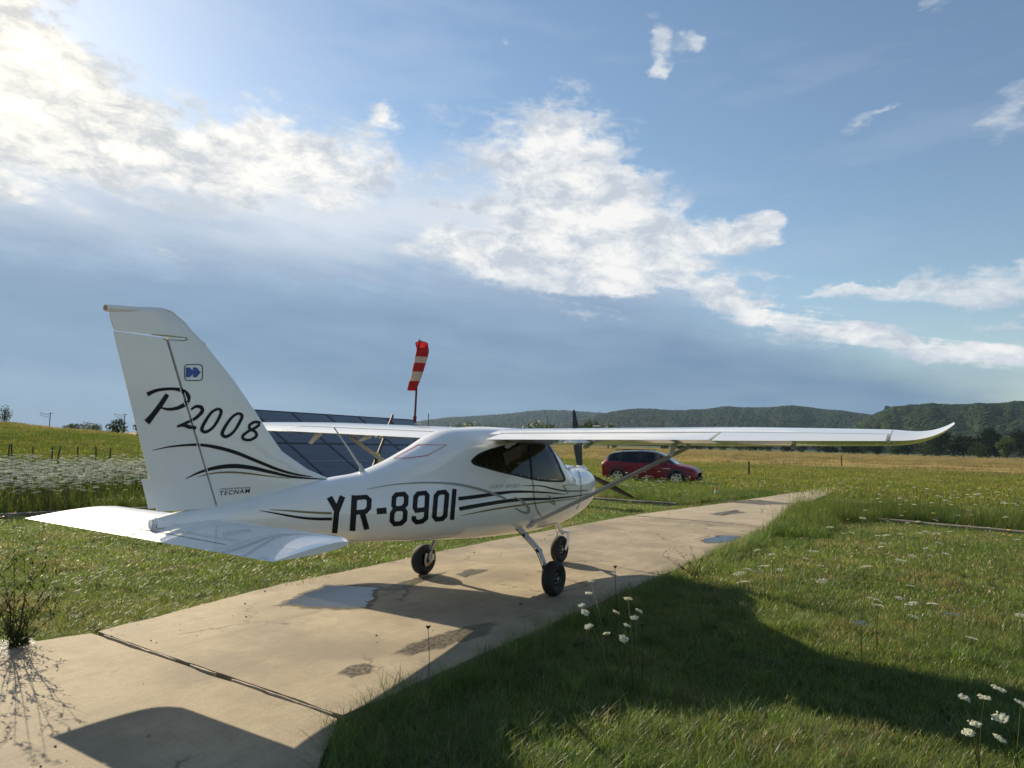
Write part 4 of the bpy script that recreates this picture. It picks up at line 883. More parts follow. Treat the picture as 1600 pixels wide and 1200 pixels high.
for i, (px, y) in enumerate(((12, 724), (17, 724), (50, 727), (80, 728), (90, 731), (120, 729), (149, 726), (170, 733), (225, 729))):
    dep = 29.5+random.uniform(-1, 1); d = ray(px, y); d = d/(d @ CF); q = CAM+d*dep
    b = B(); h = .98+random.uniform(-.1, .12); b.tube([(0, 0, -.3), (.0, 0, h*.6), (random.uniform(-.05, .05), random.uniform(-.05, .05), h)], [.032, .03, .027], 7); o = b.obj('fence_post', M_wood); o.location = (q[0], q[1], float(gz(q[0], q[1])))
    tag(o, ORD[i]+' dark fence post from the left frame edge, behind the white flowers', 'post', 'fence posts along the foot of the hill')
def mast(px, ytop, dep, label, arm=0, h=None, r=.14, name='railway_mast', cat='mast'):
    q = at(px, 690, dep); t = at(px, ytop, dep); z0 = -1.
    M = thing(name, label, cat, (q[0], q[1], z0)); b = B(); b.tube([(0, 0, 0), (0, 0, t[2]-z0)], [r, r*.75], 8); b.obj('pole', M_mast, M)
    if arm:
        b = B(); zt = t[2]-z0; e = np.array((CR[0], CR[1], 0)); b.tube([np.array((0, 0, zt-.3))+e*.8, np.array((0, 0, zt-.3))-e*.8], .06, 6); b.tube([np.array((0, 0, zt-.9)), np.array((0, 0, zt-.2))-e*3.0], .05, 6); b.tube([np.array((0, 0, zt-1.6)), np.array((0, 0, zt-.9))-e*2.6], .05, 6); b.tube([np.array((0, 0, zt-.9))-e*2.6, np.array((0, 0, zt-.2))-e*3.0], .04, 6); b.obj('bracket_arm', M_mast, M)
mast(75, 644, 190, 'left dark railway mast with bracket arms on the crest of the hill', 1); mast(192, 646, 190, 'dark railway mast with bracket arms between the two dark bushes', 1)
mast(668, 646, 150, 'thin dark pole just right of the windsock, above the wing root', 0, r=.12, name='utility_pole', cat='pole'); mast(855, 650, 210, 'thin dark utility pole left of the upright propeller blade', 0, r=.14, name='utility_pole', cat='pole'); mast(1037, 653, 260, 'small dark utility pole above the near wing, right of the propeller', 0, r=.16, name='utility_pole', cat='pole')
TW = at(1581, 690, 520); tw = thing('distant_tower', 'narrow brownish tower rising among the dark trees at the right edge', 'tower', (TW[0], TW[1], -.5)); b = B(); b.box((0, 0, 9), (4.2, 4.2, 18)); b.obj('shaft', mat('brown_stone', (.17, .13, .10), .9, var=.2), tw, smooth=False); b = B(); b.loft([[(-2.2, -2.2, 18), (2.2, -2.2, 18), (2.2, 2.2, 18), (-2.2, 2.2, 18)], [(-.1, -.1, 22), (.1, -.1, 22), (.1, .1, 22), (-.1, .1, 22)]]); b.obj('roof', M_mast, tw, smooth=False)
# ------------------------------------------------------------------ vegetation materials
def leaf_mat(name, c1, c2, dry=None, dryp=.0, tr=.35, ns=.25, rnd=.35, rough=.55, spec=.3, tt=(1.5, 1.5, 1.0)):
    m = bpy.data.materials.new(name); m.use_nodes = True; V.T = m.node_tree; n = m.node_tree.nodes; p = n['Principled BSDF']
    pos = vnode('ShaderNodeNewGeometry').outputs['Position']; oi = vnode('ShaderNodeObjectInfo'); r = V(oi.outputs['Random'])
    a = V(nz(pos, ns, 5, .6).outputs['Fac']).ss(.35, .65); c = cmix((a*.7+r*.5-.1).sat(), c1, c2)
    if dry is not None:
        dn = V(nz(pos, .55, 4, .6).outputs['Fac']); r2 = V.m('FRACT', r*17.3); c = cmix((r2+(dn-.5)*1.5).ss(1-dryp, 1.08-dryp), c, dry)
    sc = vnode('ShaderNodeVectorMath', operation='SCALE'); lk(c, sc.inputs[0]); lk(V.m('FRACT', r*7.7)*2*rnd+(1-rnd), sc.inputs['Scale']); c = sc.outputs[0]
    lk(c, p.inputs['Base Color']); p.inputs['Roughness'].default_value = rough; p.inputs['Specular IOR Level'].default_value = spec
    t = vnode('ShaderNodeBsdfTranslucent'); lk(vmath('MULTIPLY', c, tt), t.inputs[0]); mx = vnode('ShaderNodeMixShader'); mx.inputs[0].default_value = tr
    lk(p.outputs[0], mx.inputs[1]); lk(t.outputs[0], mx.inputs[2]); lk(mx.outputs[0], n['Material Output'].inputs[0]); return m
M_gr = leaf_mat('lawn_grass', (.088, .150, .030), (.160, .195, .050), (.25, .20, .10), .16, .48, rough=.42, spec=.5)
M_gt = leaf_mat('tall_grass', (.08, .145, .028), (.140, .19, .045), (.27, .22, .11), .12, .5, rough=.42, spec=.5)
M_gw = leaf_mat('weed_leaves', (.05, .09, .016), (.10, .135, .03), (.18, .15, .06), .08, .4)
M_gm = leaf_mat('meadow_grass', (.115, .155, .028), (.18, .19, .042), (.25, .20, .09), .15, .42)
M_hay = leaf_mat('dry_hay', (.22, .185, .085), (.36, .27, .135), (.14, .14, .05), .2, .3)
M_hayg = leaf_mat('greenish_hay', (.13, .135, .04), (.20, .18, .06), (.30, .23, .09), .2, .3)
M_umb = leaf_mat('white_umbel', (.62, .63, .52), (.74, .74, .65), None, 0, .45, rnd=.12, tt=(1.1, 1.12, 1.0)); M_stem = leaf_mat('flower_stem', (.07, .10, .03), (.12, .13, .05), None, 0, .2)
M_yfl = leaf_mat('yellow_flower', (.6, .42, .02), (.7, .55, .04), None, 0, .25, rnd=.1); M_weed = leaf_mat('dark_weed', (.022, .035, .014), (.04, .05, .02), None, 0, .2, rough=.9, spec=.05)
M_tree = leaf_mat('tree_leaves', (.014, .027, .008), (.034, .050, .015), None, 0, .2, .12, rough=.8, spec=.08); M_tree2 = leaf_mat('light_tree_leaves', (.04, .065, .016), (.075, .10, .028), None, 0, .3, .12)
M_bark = mat('bark', (.06, .045, .035), .9, var=.3)

def blade(b, rng, x, y, h, w, lean, az, seg=3):
    dx, dy = math.cos(az), math.sin(az); sx, sy = -dy*w/2, dx*w/2; pts = []
    for i in range(seg+1):
        t = i/seg; o = lean*h*t**1.8; z = h*(t-.28*lean*t*t); k = 1-t**1.6
        c = (x+dx*o, y+dy*o, z)
        if i < seg: pts += [(c[0]-sx*k, c[1]-sy*k, z), (c[0]+sx*k, c[1]+sy*k, z)]
        else: pts.append(c)
    fs = [(2*i, 2*i+1, 2*i+3, 2*i+2) for i in range(seg-1)]+[(2*seg-2, 2*seg-1, 2*seg)]
    b.add(pts, fs)
def clump(name, m, n, rad, h0, h1, w, lean=(.1, .8), seed=0, seg=3, heads=0):
    rng = random.Random(seed); b = B()
    for _ in range(n):
        r = rad*math.sqrt(rng.random()); a = rng.random()*6.283
        blade(b, rng, r*math.cos(a), r*math.sin(a), rng.uniform(h0, h1)*(1-.25*r/rad), w*rng.uniform(.6, 1.3), rng.uniform(*lean), rng.random()*6.283, seg)
    for _ in range(heads):                                                 # seed stalks
        r = rad*math.sqrt(rng.random()); a = rng.random()*6.283; h = h1*rng.uniform(1.05, 1.5); blade(b, rng, r*math.cos(a), r*math.sin(a), h, w*.5, .15, a, 3)
        b.add([(r*math.cos(a)+.15*h*math.cos(a)-.004, r*math.sin(a)+.15*h*math.sin(a), h*.82), (r*math.cos(a)+.15*h*math.cos(a)+.006, r*math.sin(a)+.15*h*math.sin(a), h*.84), (r*math.cos(a)+.16*h*math.cos(a), r*math.sin(a)+.16*h*math.sin(a), h*1.02)], [(0, 1, 2)])
    return raw(name, b.v, b.f, m, link=False)
def scatter(name, pts, protos, scl, label=None, tilt=.12, m=None, rots=None):
    """one stuff object that instances the prototype clumps on its points"""
    pts = np.asarray(pts, float); n = len(pts)
    if n == 0: return
    me = bpy.data.meshes.new(name); me.vertices.add(n); me.vertices.foreach_set('co', pts.astype(np.float32).ravel()); o = bpy.data.objects.new(name, me); COL.objects.link(o)
    rot = np.column_stack([RNG.uniform(-tilt, tilt, n), RNG.uniform(-tilt, tilt, n), RNG.uniform(0, 6.283, n)]).astype(np.float32)
    s = np.broadcast_to(np.asarray(scl, float), (n,)).astype(np.float32)
    me.attributes.new('rot', 'FLOAT_VECTOR', 'POINT').data.foreach_set('vector', rot.ravel()); me.attributes.new('scl', 'FLOAT', 'POINT').data.foreach_set('value', s)
    me.attributes.new('pick', 'INT', 'POINT').data.foreach_set('value', RNG.integers(0, len(protos), n).astype(np.int32))
    ng = bpy.data.node_groups.new(name, 'GeometryNodeTree'); ng.interface.new_socket('Geometry', in_out='INPUT', socket_type='NodeSocketGeometry'); ng.interface.new_socket('Geometry', in_out='OUTPUT', socket_type='NodeSocketGeometry')
    N = ng.nodes; gi = N.new('NodeGroupInput'); go = N.new('NodeGroupOutput'); ip = N.new('GeometryNodeInstanceOnPoints'); jn = N.new('GeometryNodeGeometryToInstance')
    for p in reversed(protos):
        oi = N.new('GeometryNodeObjectInfo'); oi.inputs['Object'].default_value = p; oi.inputs['As Instance'].default_value = True; ng.links.new(oi.outputs['Geometry'], jn.inputs[0])
    def attr(nm, t):
        a = N.new('GeometryNodeInputNamedAttribute'); a.data_type = t; a.inputs['Name'].default_value = nm; return a.outputs['Attribute']
    ng.links.new(gi.outputs[0], ip.inputs['Points']); ng.links.new(jn.outputs[0], ip.inputs['Instance']); ip.inputs['Pick Instance'].default_value = True
    ng.links.new(attr('pick', 'INT'), ip.inputs['Instance Index']); er = N.new('FunctionNodeEulerToRotation'); ng.links.new(attr('rot', 'FLOAT_VECTOR'), er.inputs[0]); ng.links.new(er.outputs[0], ip.inputs['Rotation']); ng.links.new(attr('scl', 'FLOAT'), ip.inputs['Scale'])
    ng.links.new(ip.outputs[0], go.inputs[0]); md = o.modifiers.new('scatter', 'NODES'); md.node_group = ng
    return tag(o, label, None, None, 'stuff')
def pedge_r(x): return np.interp(x, [-14, -7, -5.2, -4.35, -3.7, 8.8, 15, 27.3], [-3.3, -3.0, -2.55, -1.95, -1.46, -1.5, -1.05, -.9])
def pedge_l(x): return np.interp(x, [-14, -9, -4.4, -3.65, -1.6, 3, 8.7, 14.6, 20, 27.4], [1.7, 1.7, 1.66, 1.45, 1.78, 1.86, 1.68, .88, .35, -.35])
def onpath(x, y, mg=0.): return (x > -14) & (x < 27.4+mg) & (y > pedge_r(x)-mg) & (y < pedge_l(x)+mg)
def sector(n, d0, d1, half=50., pw=1.):
    """points in the view's sector and a margin; evenly per area when pw = 2, per distance ratio when pw = 0"""
    az = YAW+np.radians(RNG.uniform(-half, half, n)); u = RNG.random(n)
    d = d0*(d1/d0)**u if pw == 0 else (d0**pw+(d1**pw-d0**pw)*u)**(1/pw)
    return CAM[0]+d*np.cos(az), CAM[1]+d*np.sin(az), d
def pack(x, y, dz=0.): return np.column_stack([x, y, gz(x, y)+dz])
def fbm(x, y, s): return np.array([noise.fractal(Vector((a*s, b*s, 3.7)), .8, 2., 3) for a, b in zip(x, y)])
def kerb_side(x, y):                                                       # >0 beyond the drain edging (the unmown side)
    ky = np.interp(x, [-9, 2.6, 12.2], [13., 10.2, 5.4]); return np.where(x < 12.5, y-ky, 1.)
# near lawn
near = [clump('grass_clump', M_gr, 24, .09, .03, .10, .0042, (.25, 1.1), i) for i in range(5)]
long = [clump('grass_clump', M_gt, 30, .10, .10, .30, .0046, (.2, 1.2), 20+i, 4) for i in range(4)]+[clump('grass_clump', M_gt, 16, .09, .16, .30, .0066, (.5, 1.6), 25+i, 4) for i in range(2)]
x, y, d = sector(20000, 2.0, 9.5, 52, 1.15); k = ~onpath(x, y, .03); x, y, d = x[k], y[k], d[k]
scatter('lawn_grass', pack(x, y), near, RNG.uniform(.75, 1.35, len(x)), 'short green grass beside the concrete path')
x, y, d = sector(5200, 1.8, 5.6, 54, 2); k = (~onpath(x, y, .05)) & (y < -1.6); x, y, d = x[k], y[k], d[k]; f = fbm(x, y, .9); k = (f+RNG.normal(0, .25, len(x))+(4.7-d)*.55) > .12
scatter('long_grass', pack(x[k], y[k]), long, RNG.uniform(.5, .9, k.sum()), 'longer bright grass in the near corner of the lawn')
broad = [clump('broadleaf_weed', M_gw, 11, .035, .05, .10, .016, (.7, 1.8), 130+i, 3) for i in range(3)]
x, y, d = sector(2600, 2.2, 15, 52, 1.2); k = ~onpath(x, y, .05); x, y = x[k], y[k]; k = fbm(x, y, .8)+RNG.normal(0, .2, len(x)) > .08; scatter('broadleaf_weeds', pack(x[k], y[k]), broad, RNG.uniform(.7, 1.5, k.sum()), 'low broad-leaved weeds mixed into the lawn')
dead = [clump('dead_grass', M_hay, 12, .10, .02, .09, .004, (.6, 1.8), 140+i, 3) for i in range(3)]
x, y, d = sector(5200, 2.2, 16, 52, 1.2); k = ~onpath(x, y, .03); x, y = x[k], y[k]; k = fbm(x+40, y, .55)+RNG.normal(0, .15, len(x)) > .22; scatter('dead_grass', pack(x[k], y[k]), dead, RNG.uniform(.6, 1.2, k.sum()), 'patches of dead straw-coloured grass')
tus = [clump('tussock', M_gt, 60, .10, .14, .34, .005, (.3, 1.3), 150+i, 4, heads=0) for i in range(3)]
x, y, d = sector(420, 3.2, 11, 50, 1.2); k = ~onpath(x, y, .12); x, y = x[k], y[k]; k = fbm(x-20, y, .7)+RNG.normal(0, .15, len(x)) > .12; scatter('grass_tussocks', pack(x[k], y[k]), tus, RNG.uniform(.45, .95, k.sum()), 'darker tussocks of coarse grass in the lawn')
# path-edge fringe
edge = [clump('grass_clump', M_gt, 34, .10, .07, .26, .0045, (.25, 1.1), 30+i, 4) for i in range(4)]
ex = RNG.uniform(-4.4, 16, 1900); ey = pedge_r(ex)-np.abs(RNG.normal(0, .16, 1900))-.05+(RNG.random(1900) < .10)*RNG.uniform(0, .14, 1900); scatter('edge_grass', pack(ex, ey), edge, RNG.uniform(.45, 1.1, 1900)*np.where(ex > 4, 1.15, 1.), 'tall grass leaning over the right edge of the path')
ex = RNG.uniform(-7, 22, 2600); ey = pedge_l(ex)+np.abs(RNG.normal(0, .16, 2600))+.03-(RNG.random(2600) < .12)*RNG.uniform(0, .16, 2600); scatter('edge_grass', pack(ex, ey), near, RNG.uniform(.7, 1.3, 2600), 'grass growing along the left edge of the path')
# mid distance
mid = [clump('grass_patch', M_gr, 70, .30, .03, .10, .008, (.3, 1.1), 40+i) for i in range(4)]
x, y, d = sector(17000, 8.5, 32, 48, 1.); k = ~onpath(x, y, .08); x, y, d = x[k], y[k], d[k]
scatter('mown_grass', pack(x, y), mid, RNG.uniform(.7, 1.25, len(x)), 'mown grass of the middle distance')
farp = [clump('meadow_patch', M_gm, 80, 1.0, .08, .20, .03, (.1, .8), 60+i) for i in range(3)]
x, y, d = sector(14000, 28, 75, 46, 1.2); k = ~onpath(x, y, .1); x, y = x[k], y[k]; scatter('meadow_grass', pack(x, y), farp, RNG.uniform(.7, 1.3, len(x)), 'yellow-green grass of the open meadow')
hay = [clump('hay_patch', M_hay, 110, 2.2, .35, .8, .05, (.05, .5), 80+i) for i in range(3)]; hayg = [clump('hay_patch', M_hayg, 110, 2.2, .3, .75, .05, (.05, .5), 90+i) for i in range(3)]
def sdist(x, y): return (x-CAM[0])*math.cos(R(20))+(y-CAM[1])*math.sin(R(20))
x, y, d = sector(26000, 60, 420, 46, 1.1); s = sdist(x, y)+np.sin(x*.11+y*.07)*2.; az = np.degrees(np.arctan2(y-CAM[1], x-CAM[0]))
k = (az < 52) & (((s > 76) & (s < 84) & (RNG.random(len(s)) < .5)) | ((s > 98) & (s < 124)) | ((s > 146) & (s < 400))); kg = (az < 52) & (((s > 57) & (s < 66)) | ((s > 124) & (s < 146)))
scatter('dry_hay', pack(x[k], y[k], .0), hay, RNG.uniform(.5, .85, k.sum()), 'dry tan hay strips across the far meadow'); scatter('green_hay', pack(x[kg], y[kg], .0), hayg, RNG.uniform(.3, .6, kg.sum()), 'greener tall grass strips before the hay')
k = (az > 49) & (RNG.random(len(x)) < .0); 
M_hp = leaf_mat('hill_grass', (.075, .120, .020), (.125, .145, .030), (.19, .155, .06), .15, .35)
hillp = [clump('hill_patch', M_hp, 80, 1.0, .08, .22, .03, (.1, .8), 70+i) for i in range(3)]
x, y, d = sector(16000, 26, 88, 14, 1.2); a0 = R(30); dx, dy = x-CAM[0], y-CAM[1]; x2 = CAM[0]+dx*math.cos(a0)-dy*math.sin(a0); y2 = CAM[1]+dx*math.sin(a0)+dy*math.cos(a0); x, y = x2, y2
scatter('hill_grass', pack(x, y), hillp, RNG.uniform(.6, 1.2, len(x)), 'rough grass on the slope of the left hill')
az = np.radians(RNG.uniform(52, 78, 2400)); d = RNG.normal(71, 3.0, 2400); k = fbm(az*30, d*.05, 1.)+RNG.normal(0, .3, 2400) > .1; x, y = CAM[0]+d*np.cos(az), CAM[1]+d*np.sin(az)
scatter('crest_hay', pack(x[k], y[k], -.1), hay, RNG.uniform(.35, .7, k.sum()), 'dry grass along the crest of the left hill')
# tall weeds
weed = [clump('weed_tuft', M_gw, 46, .30, .22, .60, .011, (.1, .7), 100+i, 3, heads=4) for i in range(4)]; weedt = [clump('tall_tuft', M_gt, 50, .30, .20, .50, .009, (.15, .9), 110+i, 3, heads=3) for i in range(3)]
def band(n, x0, x1, y0, y1): return RNG.uniform(x0, x1, n), RNG.uniform(y0, y1, n)
x, y = band(2600, 11.2, 20, -12, -.8); sx = np.interp(y, [-12, -6.1, -4.2, -1.5], [10.2, 12.2, 12.9, 10.5]); k = (x > sx+.1) & (x < sx+4.+np.sin(y*1.4)*.8) & ~onpath(x, y, .08)
scatter('tall_weeds', pack(x[k], y[k]), weed, RNG.uniform(.5, 1.05, k.sum()), 'dark tall weeds behind the drain edging right of the path')
x, y = band(500, 7.5, 15, -2.6, -1.0); k = ~onpath(x, y, .03) & (y < pedge_r(x)); scatter('tall_weeds', pack(x[k], y[k]), weed+weedt, RNG.uniform(.35, .8, k.sum()), 'weeds leaning over the far right edge of the path')
x, y = band(5200, 12.9, 24, .3, 10.5); k = ~onpath(x, y, .05) & (y > np.interp(x, [12.9, 20, 24], [1.7, .5, .2])) & (y-.45*(x-13) < 5.5) & (x < 21+np.sin(y*2)*.8)
scatter('tall_grass', pack(x[k], y[k]), weedt+weed[:1], RNG.uniform(.4, .85, k.sum())*np.clip(1.12-(x[k]-13)*.05, .7, 1), 'tall grass between the path and the red car'); wx, wy = x[k], y[k]
x, y, d = sector(15000, 14, 32, 26, 1.3); dx, dy = x-CAM[0], y-CAM[1]; a0 = R(26); x, y = CAM[0]+dx*math.cos(a0)-dy*math.sin(a0), CAM[1]+dx*math.sin(a0)+dy*math.cos(a0); k = (kerb_side(x, y) > .15) & (x < 12) & ~((x > 1.5) & (x < 9.6) & (y > 5.) & (y < 9.2)); x, y = x[k], y[k]; d = np.hypot(x-CAM[0], y-CAM[1])
scatter('tall_grass', pack(x, y), weedt+weed, RNG.uniform(.45, .95, len(x)), 'tall grass of the flower meadow below the left hill'); lx, ly, ld = x, y, d
# umbels: a flat head of many small white florets on a stem with rays
def umbel_parts(rng, h, hr, bits, lean=0., fl=.012, stemr=.003, tilt=(0, 0)):
    st, um = B(), B(); top = np.array((lean*h, lean*h*.3, h)); st.tube([(0, 0, 0), (lean*h*.35, 0, h*.55), top-(0, 0, hr*.45)], [stemr*1.3, stemr, stemr*.8], 5, False)
    ax = np.array((tilt[0], tilt[1], 1.)); ax /= np.linalg.norm(ax); a = np.cross(ax, (0, 1, 0)); a /= np.linalg.norm(a); bb = np.cross(ax, a); base = top-ax*hr*.45
    for i in range(bits):
        r = hr*math.sqrt((i+.5)/bits); q = i*2.39996+rng.uniform(-.2, .2); c = top+(a*math.cos(q)+bb*math.sin(q))*r+ax*(rng.uniform(-.1, .1)*hr*.5+.18*(1-(r/hr)**2)*hr)
        if bits <= 40 and i % 2 == 0: st.add([base-a*stemr*.4, base+a*stemr*.4, c], [(0, 1, 2)])
        f = fl*rng.uniform(.8, 1.3); n = 5; p = rng.random()*6; um.add([c+(a*math.cos(p+k*2*math.pi/n)+bb*math.sin(p+k*2*math.pi/n))*f*(1 if k % 2 else .6)+ax*rng.uniform(-.15, .15)*f for k in range(n)]+[c+ax*f*.5], [(k, (k+1) % n, n) for k in range(n)])
    return st, um
def umbel_proto(name, h, hr, bits, seed, fl):
    rng = random.Random(seed); st, um = umbel_parts(rng, h, hr, bits, rng.uniform(-.15, .15), fl); b = B(); b.add(st.v, st.f); k = len(b.f); b.add(um.v, um.f)
    o = raw(name, b.v, b.f, M_stem, link=False); o.data.materials.append(M_umb); o.data.polygons.foreach_set('material_index', [0]*k+[1]*(len(b.f)-k)); return o
ump = [umbel_proto('umbel', h, .055, 16, i, .022) for i, h in enumerate((.55, .68, .8, .62))]
n = len(lx); dens = fbm(lx, ly, .22)*2.2+fbm(lx, ly, .9)*1.2+.35+np.interp(ld, [15, 19, 23, 28], [-.6, .1, .55, .2]); k = RNG.random(n) < np.clip(dens, .04, 1)*.95
ux, uy = np.repeat(lx[k], 2), np.repeat(ly[k], 2); ux = ux+RNG.normal(0, .3, len(ux)); uy = uy+RNG.normal(0, .3, len(uy)); kk = kerb_side(ux, uy) > .2; ux, uy = ux[kk], uy[kk]
scatter('white_wildflowers', pack(ux, uy), ump, RNG.uniform(.65, 1.15, len(ux)), 'dense white wild carrot flowers below the left hill')
k = RNG.random(len(wx)) < .13*(fbm(wx, wy, .5)+.6); scatter('white_wildflowers', pack(wx[k], wy[k]), ump, RNG.uniform(.5, .85, k.sum()), 'white wild carrot flowers in the tall grass before the car')
x, y = band(220, 11, 22, -14, -1.6); k = x > np.interp(y, [-12, -6, -4, -1.5], [10., 12, 12.5, 13]); scatter('white_wildflowers', pack(x[k], y[k]), ump, RNG.uniform(.6, 1.0, k.sum()), 'white wild carrot flowers among the dark weeds')
x, y, d = sector(420, 15, 70, 48, .8); k = ~onpath(x, y, .2); x, y = x[k], y[k]
yb = B(); rng = random.Random(5)
for _ in range(5):
    c = np.array((rng.uniform(-.1, .1), rng.uniform(-.1, .1), rng.uniform(.1, .22))); yb.add([c+np.array((math.cos(q)*.025, math.sin(q)*.025, rng.uniform(-.006, .006))) for q in np.linspace(0, 5.2, 6)], [(0, 1, 2, 3, 4, 5)])
yp = raw('yellow_flower', yb.v, yb.f, M_yfl, link=False); scatter('yellow_wildflowers', pack(x, y), [yp], RNG.uniform(.6, 1.4, len(x)), 'small yellow flowers dotted over the grass')
# single wild carrot plants one can point to
UZ = lambda L: [(1000+a/2.608, 740+b/2.608) for a, b in L]
hd = UZ([(918, 140), (1065, 163), (902, 172), (1010, 185), (1090, 190), (1130, 185), (765, 202), (858, 228), (830, 232), (967, 240), (992, 236), (1060, 236), (990, 270), (985, 285), (928, 292), (708, 300), (675, 328), (540, 315), (470, 298), (508, 358), (443, 368), (493, 380), (400, 383), (425, 415), (735, 356), (580, 372), (748, 414), (925, 357), (1078, 342), (1060, 335), (1120, 320), (1165, 293), (1180, 320), (1138, 232), (1175, 228), (1210, 235), (1265, 230), (1245, 312), (1230, 270), (1295, 160), (1350, 158), (1335, 140), (1210, 182), (1420, 213), (1540, 262), (1095, 428), (960, 480), (1055, 480), (1115, 500), (1085, 507), (962, 504), (1110, 553), (900, 573), (1185, 503), (1250, 530), (1350, 632), (1555, 545), (1540, 100), (1480, 170), (295, 340)])
protoW = []
for i in range(4):
    rng = random.Random(50+i); h = (.30, .36, .42, .34)[i]; st, um = umbel_parts(rng, h, .044+.006*i, 30, rng.uniform(-.1, .1), .0095, .0028, (rng.uniform(-.3, .3), rng.uniform(-.3, .3)))
    o = st.obj('wild_carrot', M_stem); u = um.obj('umbel', M_umb, o, smooth=False); protoW.append((o, h, [False]))
for i, q in enumerate(hd):
    o, h, used = protoW[i % 4]; s = random.Random(i).uniform(.75, 1.15); g = G(*q, h*s); z = float(gz(g[0], g[1])); r = i*1.7
    if not used[0]: used[0] = True; t = o; t.location = (g[0], g[1], z); t.rotation_euler = (0, 0, r); t.scale = (s, s, s)
    else: t = dup(o, (g[0], g[1], z), r, s=s)
    px_, py_ = q
    if q[1] < 815: L_ = ('behind the drain edging' if q[1] < 806 else 'along the drain edging')+(' by the path' if px_ < 1380 else ' towards the right edge')
    elif px_ < 1290: L_ = 'near the right path edge' if py_ < 880 else 'beside the wing shadow, towards the path'
    else: L_ = 'in the middle of the right lawn' if py_ < 890 else 'beside the wing shadow at the right'
    tag(t, 'white wild carrot head standing in the lawn '+L_, 'wildflower', 'wild carrot heads '+L_)
def carrot_plant(base, heads, label, hrs, buds=()):
    """one plant: several stems from one foot, each with its flower head"""
    P = thing('wild_carrot_plant', label, 'wildflower', (base[0], base[1], float(gz(base[0], base[1])))); O = np.array(P.location)
    for i, (q, z) in enumerate(heads):
        rng = random.Random(i*7+len(label)); t = G(*q, z)-O; hr = hrs*rng.uniform(.75, 1.2); st = B(); m = t*.5+np.array((0, 0, t[2]*.12)); ax = np.array((rng.uniform(-.5, .5), rng.uniform(-.6, .3), 1.)); ax /= np.linalg.norm(ax); bs = t-ax*hr*.5
        st.tube(smooth_line([(rng.uniform(-.02, .02), rng.uniform(-.02, .02), 0), m*(.8, .8, 1), bs], 5), np.linspace(.0034, .0022, 11), 5)
        a = np.cross(ax, (0, 1, 0)); a /= np.linalg.norm(a); bb = np.cross(ax, a); um = B(); bits = 30
        for k in range(bits):
            r = hr*math.sqrt((k+.5)/bits); w = k*2.39996; c = t+(a*math.cos(w)+bb*math.sin(w))*r+ax*rng.uniform(-.1, .12)*hr
            if k % 2: st.add([bs-a*.0012, bs+a*.0012, c], [(0, 1, 2)])
            for j in range(3):
                cc = c+np.array([rng.uniform(-1, 1) for _ in range(3)])*.006; f = .0075*rng.uniform(.7, 1.3); um.add([cc+(a*math.cos(p)+bb*math.sin(p))*f*.8 for p in (0, 1.25, 2.5, 3.75, 5.)]+[cc+ax*f*.6], [(0, 1, 5), (1, 2, 5), (2, 3, 5), (3, 4, 5), (4, 0, 5)])
        st.obj('stem', M_stem, P); um.obj('umbel', M_umb, P, smooth=False)
    lf = B(); rng = random.Random(3)
    for _ in range(14): blade(lf, rng, rng.uniform(-.06, .06), rng.uniform(-.06, .06), rng.uniform(.12, .25), .008, rng.uniform(.3, 1.), rng.random()*6.28)
    raw('leaves', lf.v, lf.f, M_gw, P)
Q2 = lambda L: [((500+a/2.667, 840+b/2.667), z) for a, b, z in L]; Q6 = lambda L: [((1400+a/8, 1050+b/8), z) for a, b, z in L]
carrot_plant(G(950, 1062), Q2([(1130, 183, .60), (1120, 233, .55), (1090, 283, .48), (1105, 312, .45), (1120, 370, .40), (1195, 400, .36)]), 'tall wild carrot with six white heads in the shade by the right path edge', .026)
carrot_plant(G(990, 1068), Q2([(1265, 422, .36), (1235, 312, .46), (1330, 307, .47), (1310, 333, .44), (1280, 367, .40), (1285, 255, .52)]), 'wild carrot with flat white heads in the shade, right of the tall one', .027)
carrot_plant(G(1530, 1200), Q6([(850, 320, .42), (1110, 320, .43), (990, 650, .32), (900, 760, .28)]), 'sunlit wild carrot in the near right corner with four creamy heads', .030)
carrot_plant(G(1590, 1196), Q6([(1290, 215, .50), (1580, 400, .42), (1305, 570, .36), (1295, 830, .25)]), 'wild carrot at the right frame edge with its highest head tilted', .031)
def dry_head(px, z, base, label):
    P = thing('dry_seed_head', label, 'weed', (base[0], base[1], float(gz(base[0], base[1])))); O = np.array(P.location); t = G(*px, z)-O; b = B(); b.tube(smooth_line([(0, 0, 0), t*.5+(.01, 0, 0), t-(0, 0, .02)], 5), np.linspace(.003, .002, 11), 5); b.obj('stem', M_weed, P)
    u = B(); rng = random.Random(int(px[0]))
    for k in range(14): a = k*2.4; e = t+np.array((math.cos(a)*.022*math.sqrt(k/14), math.sin(a)*.022*math.sqrt(k/14), 0)); u.tube([t-(0, 0, .025), e], [.0012, .0026], 4)
    u.obj('seed_cluster', M_weed, P)
dry_head((961, 884), .62, G(963, 985), 'dark dry umbel on a stem before the nose wheel shadow'); dry_head((669, 978), .30, G(670, 1058), 'lone dark dry umbel standing at the path edge in front of the wet streak'); dry_head((1003, 974), .50, G(1003, 1060), 'bud-topped stem right of the shaded wild carrots')
